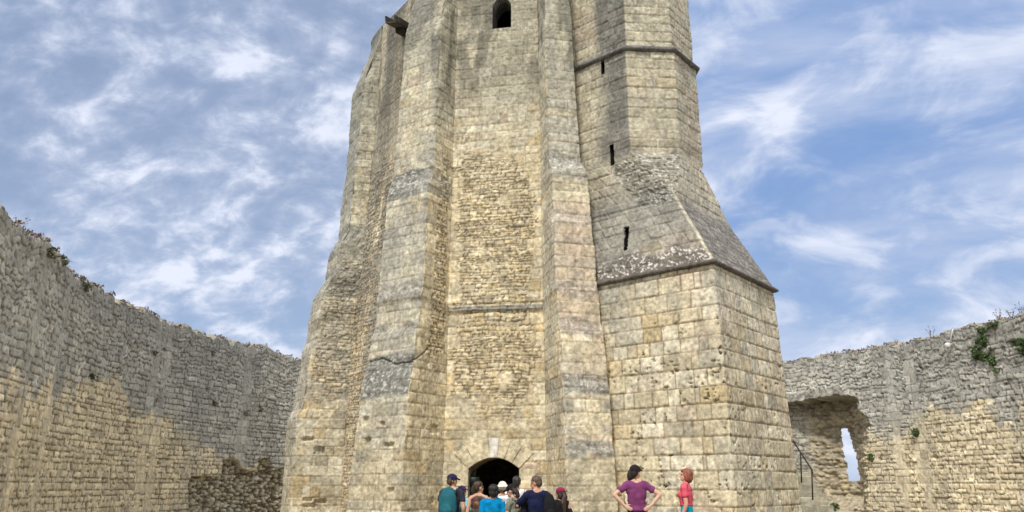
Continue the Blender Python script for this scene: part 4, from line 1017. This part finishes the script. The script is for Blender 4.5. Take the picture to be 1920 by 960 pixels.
# ================================================================== VISITORS
DG = None
def remeshed(name, prims, voxel, smooth_it, mat, parent, noise_amp=0.0, seed=0, fold=0.0):
    """prims -> one continuous surface (voxel remesh of overlapping solids, then smoothed)"""
    bm = bmesh.new()
    for p in prims:
        if p[0] == 'E':                       # ellipsoid: centre, radii, matrix
            _, c, r, M = p; ret = bmesh.ops.create_icosphere(bm, subdivisions=3, radius=1)
            for v in ret['verts']: v.co = Vector(c) + M @ Vector((v.co.x*r[0], v.co.y*r[1], v.co.z*r[2]))
        else:                                 # tube: points, (ra, rb) list, a-direction, rounded ends
            _, pts, rad, ad = p; pts = [Vector(q) for q in pts]; n = 16; rings = []
            rad = [(r if hasattr(r, '__len__') else (r, r)) for r in rad]
            d0 = (pts[1]-pts[0]).normalized(); d1 = (pts[-1]-pts[-2]).normalized()
            P = [pts[0]-d0*min(rad[0])*.55] + pts + [pts[-1]+d1*min(rad[-1])*.55]; R = [tuple(x*.55 for x in rad[0])] + rad + [tuple(x*.55 for x in rad[-1])]
            for i, q in enumerate(P):
                d = (P[min(i+1, len(P)-1)]-P[max(i-1, 0)]).normalized(); A = Vector(ad); a = (A - d*A.dot(d)).normalized(); b = d.cross(a)
                rings.append([bm.verts.new(q + a*R[i][0]*math.cos(6.28318*k/n) + b*R[i][1]*math.sin(6.28318*k/n)) for k in range(n)])
            for i in range(len(rings)-1):
                for k in range(n): bm.faces.new((rings[i][k], rings[i][(k+1) % n], rings[i+1][(k+1) % n], rings[i+1][k]))
            bm.faces.new(rings[0][::-1]); bm.faces.new(rings[-1])
    bmesh.ops.recalc_face_normals(bm, faces=bm.faces[:])
    me = bpy.data.meshes.new(name); bm.to_mesh(me); bm.free()
    tmp = bpy.data.objects.new('tmp', me); COL.objects.link(tmp)
    m = tmp.modifiers.new('r', 'REMESH'); m.mode = 'VOXEL'; m.voxel_size = voxel; m.adaptivity = 0
    if smooth_it: s = tmp.modifiers.new('s', 'SMOOTH'); s.iterations = smooth_it; s.factor = .5
    dg = bpy.context.evaluated_depsgraph_get(); ev = tmp.evaluated_get(dg)
    out = bpy.data.meshes.new_from_object(ev, depsgraph=dg)
    bpy.data.objects.remove(tmp); bpy.data.meshes.remove(me)
    if noise_amp or fold:
        nv = len(out.vertices); co = np.empty(nv*3, np.float32); out.vertices.foreach_get('co', co); co = co.reshape(-1, 3)
        no = np.empty(nv*3, np.float32); out.vertices.foreach_get('normal', no); no = no.reshape(-1, 3)
        ang = np.arctan2(co[:, 1]+.001, co[:, 0])
        f = noise_amp*2*(vnoise(ang*9+seed, co[:, 2]*6+co[:, 0]*14, seed)-.5) + fold*2*(vnoise(co[:, 0]*9+co[:, 2]*7+seed, co[:, 2]*13-co[:, 0]*6+co[:, 1]*5, seed+3)-.5)
        co = co + no*f[:, None]; out.vertices.foreach_set('co', co.ravel().astype(np.float32)); out.update()
    out.name = name
    return link_mesh(name, out, mat, parent, True)
I3 = Matrix.Identity(3)
_mc = {}
def hair_mat(c):
    m, nt, b = mat_new('hair'); b.inputs['Roughness'].default_value = .5
    tc = nt.nodes.new('ShaderNodeTexCoord'); mp = nt.nodes.new('ShaderNodeMapping'); mp.inputs['Scale'].default_value = (70, 70, 9)
    n = nt.nodes.new('ShaderNodeTexNoise'); n.inputs['Scale'].default_value = 1.0; n.inputs['Detail'].default_value = 4
    nt.links.new(tc.outputs['Object'], mp.inputs[0]); nt.links.new(mp.outputs[0], n.inputs['Vector'])
    mr = nt.nodes.new('ShaderNodeMapRange'); nt.links.new(n.outputs['Fac'], mr.inputs[0])
    for q, v in zip(('From Min', 'From Max', 'To Min', 'To Max'), (.3, .7, .35, 2.0)): mr.inputs[q].default_value = v
    v = nt.nodes.new('ShaderNodeVectorMath'); v.operation = 'SCALE'; v.inputs[0].default_value = c; nt.links.new(mr.outputs[0], v.inputs['Scale']); nt.links.new(v.outputs[0], b.inputs['Base Color'])
    bp = nt.nodes.new('ShaderNodeBump'); bp.inputs['Strength'].default_value = .9; bp.inputs['Distance'].default_value = .01
    nt.links.new(n.outputs['Fac'], bp.inputs['Height']); nt.links.new(bp.outputs[0], b.inputs['Normal']); return m
def cloth(c, name='cloth'):
    k = (tuple(c), name)
    if k not in _mc: _mc[k] = hair_mat(c) if name == 'hair' else simple(name, c, .88, var=.22, scale=11, bump=.6, spec=.15)
    return _mc[k]
def skin(c):
    k = (tuple(c), 'skin')
    if k not in _mc:
        m = simple('skin', c, .55, var=.06, scale=12); b = m.node_tree.nodes['Principled BSDF']
        b.inputs['Subsurface Weight'].default_value = .12; b.inputs['Subsurface Radius'].default_value = (.02, .008, .004); _mc[k] = m
    return _mc[k]
def patterned(name, cols, scale):
    m, nt, b = mat_new(name); b.inputs['Roughness'].default_value = .85
    tc = nt.nodes.new('ShaderNodeTexCoord'); n = nt.nodes.new('ShaderNodeTexNoise'); n.inputs['Scale'].default_value = scale; n.inputs['Detail'].default_value = 2
    nt.links.new(tc.outputs['Object'], n.inputs['Vector']); r = nt.nodes.new('ShaderNodeValToRGB'); r.color_ramp.interpolation = 'CONSTANT'
    nt.links.new(n.outputs['Fac'], r.inputs[0]); e = r.color_ramp.elements
    for i, c in enumerate(cols):
        if i < 2: el = e[i]; el.position = [0, .42][i]
        else: el = e.new([0, 0, .5, .57, .63][i])
        el.color = (*c, 1)
    nt.links.new(r.outputs[0], b.inputs['Base Color']); return m

def person(label, px, py, Y, yaw, H=None, female=False, lean=(0, 0), head=(0, 0), armL=None, armR=None, skinc=(.52, .31, .20), topc=(.1, .1, .1), topmat=None,
           sleeve=.45, tank=False, cold=False, botc=(.03, .03, .04), shorts=False, hair=None, hairc=(.03, .02, .015), hat=None, hatc=(.02, .02, .05), fold=.009, hemz=.0, group='visitors gathered at the keep door', fing=True, seed=0, slim=1.0, wz=0.0):
    top = at(px, py, Y); g = float(ground_z(top.x, Y)); Hh = top.z-g; hatx = .02 if hat else .0
    k = (Hh-hatx)/1.70
    t = thing('person', label, 'person', (top.x, Y, g), math.radians(yaw), group); t.scale = (1, 1, 1)
    sw = .165 if female else .19; hw = .15 if female else .145
    # lean: the upper body turns about the hips
    Ml = Euler((math.radians(-lean[0]), math.radians(lean[1]), 0)).to_matrix(); piv = Vector((0, 0, .92))
    up = lambda p: piv + Ml @ (Vector(p)-piv)
    S = lambda p: Vector(p)*k
    off = up((0, 0, 1.6)); shift = Vector((-off.x, -off.y, 0))*1.0     # keep the head over the measured pixel
    Q = lambda p: (up(p)+shift)*k
    W = lambda p: (Vector(p)+shift)*k
    T = lambda pts, rad, ad=(1, 0, 0): ('T', pts, [tuple(x*k for x in r) if hasattr(r, '__len__') else r*k for r in rad], ad)
    E = lambda c, r, M=I3: ('E', c, [x*k for x in r], M)
    ax = Ml @ Vector((1, 0, 0))
    Mh = Ml @ Euler((math.radians(head[1]), 0, math.radians(head[0]))).to_matrix(); nb = up((0, .0, 1.46)); 
    HD = lambda p: (nb + Mh @ (Vector(p)-Vector((0, 0, 1.46)))+shift)*k
    # -- body: one surface
    prims = [T([Q((0, 0, .90)), Q((0, .0, 1.05)), Q((0, .0, 1.25)), Q((0, -.005, 1.36)), Q((0, -.01, 1.42))], [(hw*1.02*slim, .10), (.118*slim, .088), (.148*slim, .105), (.14*slim, .09), (.08, .06)], ax),
             T([Q((0, -.01, 1.40)), HD((0, .012, 1.52))], [.058 if not female else .048, .05 if not female else .043])]
    for sx in (-1, 1):
        prims += [T([Q((sx*.05, 0, 1.395)), Q((sx*sw, 0, 1.375))], [.05, .055], (0, 1, 0))]
        prims += [T([Q((sx*.02, -.02, 1.455)), Q((sx*.10, -.015, 1.405)), Q((sx*(sw-.02), -.005, 1.380))], [.036, .042, .045], (0, 1, 0))]
        prims += [T([W((sx*.085, 0, .90)), W((sx*.09, .01, .50)), W((sx*.09, -.02, .30)), W((sx*.09, -.01, .09))], [.088, .056, .052, .036]),
                  T([W((sx*.09, -.03, .045)), W((sx*.10, .06, .035)), W((sx*.105, .15, .025))], [.035, .036, .025])]
    arms = {}
    for sx, arm in ((-1, armL), (1, armR)):
        sh = up((sx*(sw+.005), 0, 1.37))
        if arm is None: arm = ((sx*(sw+.06), -.03, 1.10), (sx*(sw+.05), .07, .86))
        el, wr = Vector(arm[0]), Vector(arm[1])
        # fixed upper-arm and forearm lengths
        el = sh + (el-sh).normalized()*.285; wr = el + (wr-el).normalized()*.25
        hd = (wr-el).normalized() if len(arm) < 3 else Vector(arm[2]).normalized()
        X_ = lambda p: (p+shift)*k
        fat = 1.0 if female else 1.14
        prims += [T([X_(sh), X_(sh.lerp(el, .5)), X_(el)], [.052*fat, .043*fat, .037*fat]), T([X_(el), X_(el.lerp(wr, .35)), X_(wr)], [.037*fat, .036*fat, .026*fat])]
        # hand: palm, four fingers, thumb
        pn = hd.cross(Vector((0, 0, 1))); pn = pn if pn.length > .2 else Vector((1, 0, 0)); pn.normalize()
        if len(arm) > 3: pn = Vector(arm[3]).normalized()
        wd = hd.cross(pn).normalized()
        prims += [T([X_(wr), X_(wr+hd*.045), X_(wr+hd*.085)], [(.026, .018), (.036, .016), (.038, .014)], wd)]
        if fing:
            for q, ln in zip((-.028, -.0095, .0095, .028), (.062, .074, .070, .054)):
                b0 = wr+hd*.085+wd*q; b1 = b0+hd*ln*.5-pn*.008; b2 = b0+hd*ln*.9-pn*.030
                prims += [T([X_(b0), X_(b1), X_(b2)], [.0090, .0085, .0072])]
            tb = wr+hd*.03+wd*-.03; prims += [T([X_(tb), X_(tb+hd*.03-wd*.03), X_(tb+hd*.058-wd*.038-pn*.01)], [.012, .0105, .008])]
        arms[sx] = (sh, el, wr)
    # head
    prims += [E(HD((0, -.012, 1.602)), (.077, .094, .098), Mh), E(HD((0, .030, 1.545)), (.056, .062, .072), Mh), E(HD((0, .070, 1.500)), (.026, .026, .022), Mh),
              T([HD((0, .090, 1.590)), HD((0, .112, 1.553)), HD((0, .098, 1.543))], [.010, .014, .010]), E(HD((0, .086, 1.520)), (.024, .012, .010), Mh), E(HD((0, .080, 1.603)), (.050, .014, .010), Mh)]
    for sx in (-1, 1): prims += [E(HD((sx*.077, -.005, 1.570)), (.010, .020, .032), Mh)]
    body = remeshed('body', prims, .0085, 3, skin(skinc), t)
    for sx in (-1, 1):
        m = MB(); bmesh.ops.create_icosphere(m.bm, subdivisions=2, radius=.0095*k); bmesh.ops.translate(m.bm, verts=m.bm.verts[:], vec=HD((sx*.030, .083, 1.583)))
        m.build('eye', M_BLACK, t, True)
    # -- shirt
    X_ = lambda p: (p+shift)*k
    mat = topmat or cloth(topc, 'shirt_cloth')
    hz = .955 - hemz
    sp_ = [T([Q((0, 0, hz)), Q((0, .0, 1.04)), Q((0, .003, 1.25)), Q((0, -.002, 1.35)), Q((0, -.008, 1.40))], [(hw*1.12*slim+.01, .118), (.135*slim, .104), (.162*slim, .122), (.152*slim, .104), (.085, .070)], ax)]
    sp_ += [E(Q((0, -.022, 1.345)), (.165*slim, .092, .085), Ml)]
    if not tank:
        for sx in (-1, 1): sp_ += [T([Q((sx*.045, -.022, 1.425)), Q((sx*.10, -.015, 1.412)), Q((sx*(sw-.01), -.003, 1.390))], [.036, .050, .056], (0, 1, 0))]
    if female: sp_ += [E(Q((-.065, .085, 1.255)), (.062, .055, .06), Ml), E(Q((.065, .085, 1.255)), (.062, .055, .06), Ml)]
    for sx in (-1, 1):
        if tank: sp_ += [T([Q((sx*.05, 0, 1.36)), Q((sx*.095, 0, 1.40))], [.045, .028], (0, 1, 0))]
        else:
            sh, el, wr = arms[sx]
            sp_ += [T([Q((sx*.05, 0, 1.395)), Q((sx*(sw-.005), 0, 1.378))], [.060, .066], (0, 1, 0))]
            if cold: sp_ += [T([X_(sh.lerp(el, .45)), X_(sh.lerp(el, .95))], [.060, .066])]
            elif sleeve <= 1: sp_ += [T([X_(sh), X_(sh.lerp(el, sleeve*.6)), X_(sh.lerp(el, sleeve))], [.066, .060, .062])]
            else: sp_ += [T([X_(sh), X_(sh.lerp(el, .5)), X_(el), X_(el.lerp(wr, .5)), X_(wr)], [.068, .062, .056, .050, .040])]
    remeshed('shirt', sp_, .011, 3, mat, t, fold=fold, seed=seed)
    # -- trousers or shorts, shoes
    lz = .52 if shorts else .10
    tr = [T([W((0, 0, .84)), W((0, 0, .93)), W((0, 0, .985+wz))], [(hw*1.08*slim, .115), (hw*1.06*slim, .112), (.135*slim, .10)])]
    for sx in (-1, 1):
        if shorts: tr += [T([W((sx*.08, 0, .88)), W((sx*.095, .005, .52))], [.100, .080])]
        else: tr += [T([W((sx*.08, 0, .88)), W((sx*.092, .008, .50)), W((sx*.09, -.015, .10))], [.100, .072, .060])]
    remeshed('shorts' if shorts else 'trousers', tr, .013, 3, cloth(botc, 'trouser_cloth'), t, fold=.003, seed=seed+9)
    for sx in (-1, 1): remeshed('shoe', [T([W((sx*.09, -.05, .04)), W((sx*.10, .06, .042)), W((sx*.107, .17, .030))], [.044, .045, .032])], .012, 2, cloth((.06, .055, .05), 'shoe_leather'), t)
    # -- hair
    hp = []
    if hair:
        cap_ = [E(HD((0, -.020, 1.618)), (.086, .098, .098), Mh), E(HD((0, -.055, 1.575)), (.074, .062, .075), Mh)]
        if hair == 'short': hp = cap_
        if hair == 'bob': hp = cap_ + [E(HD((0, -.058, 1.545)), (.086, .066, .085), Mh), E(HD((-.073, -.01, 1.560)), (.022, .050, .070), Mh), E(HD((.073, -.01, 1.560)), (.022, .050, .070), Mh), E(HD((0, .058, 1.655)), (.062, .036, .026), Mh)]
        if hair == 'back': hp = cap_ + [T([HD((0, -.07, 1.60)), HD((0, -.10, 1.52)), HD((0, -.105, 1.43))], [(.072, .04), (.078, .042), (.055, .03)], Mh@Vector((1, 0, 0)))]
        if hair == 'side': hp = cap_ + [T([HD((-.04, -.065, 1.60)), HD((-.06, -.07, 1.52)), HD((-.085, -.06, 1.455))], [(.06, .045), (.065, .05), (.045, .035)])]
        if hair == 'long': hp = cap_ + [T([HD((0, -.07, 1.60)), HD((0, -.10, 1.50)), Q((.0, -.135, 1.36)), Q((.02, -.15, 1.18))], [(.078, .045), (.092, .048), (.10, .042), (.065, .030)], Mh@Vector((1, 0, 0))), E(HD((-.07, .0, 1.54)), (.022, .045, .08), Mh), E(HD((.07, .0, 1.54)), (.022, .045, .08), Mh)]
        if hair == 'thick': hp = cap_ + [E(HD((0, -.03, 1.63)), (.102, .108, .098), Mh), E(HD((0, -.06, 1.55)), (.095, .07, .085), Mh)]
        remeshed('hair', hp, .009, 2, cloth(hairc, 'hair'), t, noise_amp=.012, seed=seed+3)
    # -- headgear
    if hat == 'cap':
        dome = [E(HD((0, -.014, 1.638)), (.093, .108, .082), Mh)]
        o = remeshed('cap', dome + [T([HD((0, .07, 1.640)), HD((0, .125, 1.632)), HD((0, .175, 1.615))], [(.075, .008), (.070, .007), (.045, .006)], Mh@Vector((1, 0, 0))), E(HD((0, -.014, 1.722)), (.009, .009, .006), Mh)], .007, 1, cloth(hatc, 'cap_cloth'), t)
    if hat == 'capback':
        remeshed('cap', [E(HD((0, -.014, 1.638)), (.093, .108, .082), Mh), T([HD((0, -.08, 1.640)), HD((0, -.17, 1.61))], [(.07, .008), (.05, .007)], Mh@Vector((1, 0, 0)))], .007, 1, cloth(hatc, 'cap_cloth'), t)
    if hat == 'bucket':
        remeshed('sun_hat', [E(HD((0, -.010, 1.650)), (.092, .105, .085), Mh), T([HD((0, -.01, 1.655)), HD((0, -.01, 1.615))], [(.098, .112), (.150, .160)], Mh@Vector((1, 0, 0)))], .009, 2, cloth(hatc, 'hat_cloth'), t, fold=.004)
    return t, k, Q, arms, shift

def backpack(label, pr, c, w=.30, h=.46, d=.15, zc=1.17, parentless=True, name='backpack', side=0.0):
    t0, k, Q, arms, shift = pr
    loc = Q((side, -.20, zc-h/2)); R = Matrix.Rotation(t0.rotation_euler.z, 3, 'Z'); L = Vector(t0.location) + R @ loc
    t = thing(name, label, 'backpack', tuple(L), t0.rotation_euler.z)
    T = lambda pts, rad, ad=(1, 0, 0): ('T', [Vector(p)*k for p in pts], [tuple(x*k for x in r) if hasattr(r, '__len__') else r*k for r in rad], ad)
    remeshed('pack_body', [T([(0, 0, .04), (0, -.01, h*.35), (0, 0, h*.75), (0, .02, h)], [(w*.46, d*.45), (w*.52, d*.56), (w*.48, d*.5), (w*.30, d*.30)])], .011, 3, cloth(c, 'pack_cloth'), t, fold=.005, seed=3)
    remeshed('front_pocket', [T([(0, -.07, .06), (0, -.085, h*.32), (0, -.075, h*.52)], [(w*.30, d*.28), (w*.36, d*.3), (w*.28, d*.2)])], .011, 3, cloth(tuple(x*1.15 for x in c), 'pack_cloth'), t, fold=.003, seed=5)
    for sx in (-1, 1):
        m = MB(); a = w*.33*sx
        m.tube([Vector(p)*k for p in ((a, .03, h*.85), (a*1.05, .12, h*.98), (a*1.1, .24, h*.93), (a*1.25, .31, h*.7), (a*1.45, .27, h*.35), (a*1.3, .08, h*.15))], [(.018*k, .008*k)]*6, 8)
        m.build('shoulder_strap', cloth(tuple(x*.6 for x in c), 'strap'), t, True)
    m = MB(); m.tube([Vector(p)*k for p in ((-.03, .03, h), (-.02, .03, h+.04), (.02, .03, h+.04), (.03, .03, h))], .006*k, 6); m.build('grab_handle', cloth((.02, .02, .02), 'strap'), t, True)
    return t
def strap_bag(label, pr, c, pts, bagp, size, cat='bag', name='shoulder_bag'):
    t0, k, Q, arms, shift = pr; R = Matrix.Rotation(t0.rotation_euler.z, 3, 'Z')
    O = Vector(t0.location)+R@Q(bagp); t = thing(name, label, cat, tuple(O), t0.rotation_euler.z); b0 = Q(bagp)
    m = MB(); m.tube([Q(p)-b0 for p in pts], [(.020*k, .005*k)]*len(pts), 8); m.build('strap', cloth(c, 'strap'), t, True)
    remeshed('pouch', [('T', [Vector((0, 0, -size[2]/2)), Vector((0, 0, size[2]/2))], [(size[0]/2, size[1]/2)]*2, (1, 0, 0))], .01, 3, cloth(c, 'bag_cloth'), t, fold=.004)
    return t
FAIR = (.62, .37, .26); TAN = (.46, .26, .16)
P1 = person('person seen from behind in a navy cap and dark tee with a teal backpack', 848, 888, 15.3, -18, head=(-28, -4), topc=(.035, .035, .055), sleeve=.55, hair='short', hairc=(.10, .06, .035), hat='cap', hatc=(.025, .025, .075), skinc=FAIR, botc=(.02, .02, .03), seed=1, slim=1.05)
backpack('large teal backpack worn by the person in the navy cap', P1, (.02, .115, .15), .36, .56, .19, 1.16)
P2 = person('shorter person in a dark purple cap and pale turquoise shirt beside the teal backpack', 867, 910, 15.6, 195, female=True, head=(40, 0), topc=(.28, .68, .76), sleeve=.6, hair='short', hairc=(.05, .03, .02), hat='cap', hatc=(.05, .03, .09), skinc=FAIR, seed=2, slim=.85)
P3 = person('person with dark hair in a sleeveless brown patterned top left of the blue shirt', 898, 903, 15.1, -8, female=True, head=(-45, 0), topmat=patterned('patterned_knit', [(.035, .02, .04), (.12, .045, .03), (.06, .07, .03), (.30, .12, .08)], 9), tank=True, hair='side', hairc=(.045, .028, .02), skinc=FAIR, seed=3, botc=(.30, .08, .05))
P4 = person('person with thick black hair in a bright blue shirt facing the door', 924, 910, 14.7, 6, lean=(6, 0), head=(12, 6), topc=(.0, .22, .48), sleeve=1.6, hair='thick', hairc=(.012, .010, .012), skinc=TAN, seed=4, slim=1.12)
P5 = person('person in a white sun hat and white shirt waiting by the door', 942, 903, 15.9, 5, head=(0, 0), topc=(.80, .80, .82), sleeve=.6, hair='short', hairc=(.2, .15, .1), hat='bucket', hatc=(.78, .76, .68), skinc=FAIR, seed=5, slim=.95)
strap_bag('thin black bag strap across the white shirt', P5, (.02, .02, .025), [(.14, -.115, .95), (.05, -.13, 1.15), (-.06, -.125, 1.30), (-.13, -.07, 1.43), (-.12, .02, 1.44)], (.17, -.09, .93), (.14, .07, .18))
P6 = person('person in a black cap and grey patterned tee turned left with a dark sling bag', 960, 906, 14.7, 60, female=True, lean=(10, 0), head=(8, -10), topmat=patterned('grey_print', [(.12, .12, .10), (.25, .25, .20), (.16, .18, .14), (.35, .33, .28)], 22), sleeve=.55, armL=((-.20, .12, 1.12), (-.12, .34, 1.08)), armR=((.22, .0, 1.12), (.10, .25, 1.0)), hair='back', hairc=(.03, .018, .018), hat='cap', hatc=(.015, .015, .018), skinc=FAIR, seed=6)
backpack('black sling bag on the back of the person in the grey patterned tee', P6, (.018, .018, .028), .30, .50, .16, 1.12, name='sling_bag')
P7 = person('person with dark hair and white shirt stepping into the doorway', 969, 894, 16.3, -10, head=(-5, 0), topc=(.78, .76, .80), sleeve=1.6, hair='short', hairc=(.018, .018, .02), skinc=TAN, seed=7, slim=.95)
P8 = person('person in a long sleeved navy jacket raising a hand to the mouth', 1006, 893, 14.4, 14, lean=(4, 0), head=(52, -8), topc=(.012, .016, .055), sleeve=1.6, armL=((-.30, .16, 1.22), (-.10, .24, 1.44), (.5, .1, .8)), hair='short', hairc=(.085, .055, .04), skinc=(.60, .33, .23), seed=8, slim=1.12)
backpack('black backpack slung on the right side of the navy jacket', P8, (.012, .012, .016), .24, .50, .15, 1.10, side=.17)
P9 = person('person in a maroon cap with long dark hair and black top beside the navy jacket', 1051, 913, 14.7, 20, female=True, head=(50, -6), topc=(.018, .016, .02), cold=True, hair='long', hairc=(.040, .022, .018), hat='capback', hatc=(.26, .02, .07), skinc=FAIR, seed=9, slim=1.0)
P10 = person('person in a purple tee seen from behind with both hands on the hips', 1191, 871, 13.6, 0, female=True, head=(-42, 0), topc=(.20, .05, .15), sleeve=.52, armL=((-.50, -.09, 1.14), (-.17, -.10, .97), (.75, -.30, -.45), (-.3, -1, 0)), armR=((.50, -.09, 1.14), (.17, -.10, .97), (-.75, -.30, -.45), (.3, -1, 0)), hair='side', hairc=(.020, .013, .012), hat='cap', hatc=(.018, .018, .022), skinc=(.66, .42, .31), botc=(.012, .012, .025), hemz=.0, slim=1.1, group='pair talking by the square block', seed=10)
P11 = person('person with short auburn hair in a coral red tee and turquoise trousers facing left', 1283, 879, 13.5, 68, female=True, head=(14, 10), topc=(.66, .10, .15), sleeve=.50, armL=((-.20, -.03, 1.10), (-.19, .06, .86)), armR=((.20, -.02, 1.10), (.12, .14, .92)), hair='bob', hairc=(.22, .065, .04), skinc=(.66, .36, .27), botc=(.0, .38, .50), hemz=-.12, wz=.10, group='pair talking by the square block', seed=11)
t0, k, Q, arms, shift = P11
w = (arms[-1][2]+shift)*k; R = Matrix.Rotation(t0.rotation_euler.z, 3, 'Z')
m = MB(); hd = (arms[-1][2]-arms[-1][1]).normalized(); m.tube([w-hd*.03, w-hd*.005], .034, 14); m.build('wrist_watch', M_BLACK, t0, True)
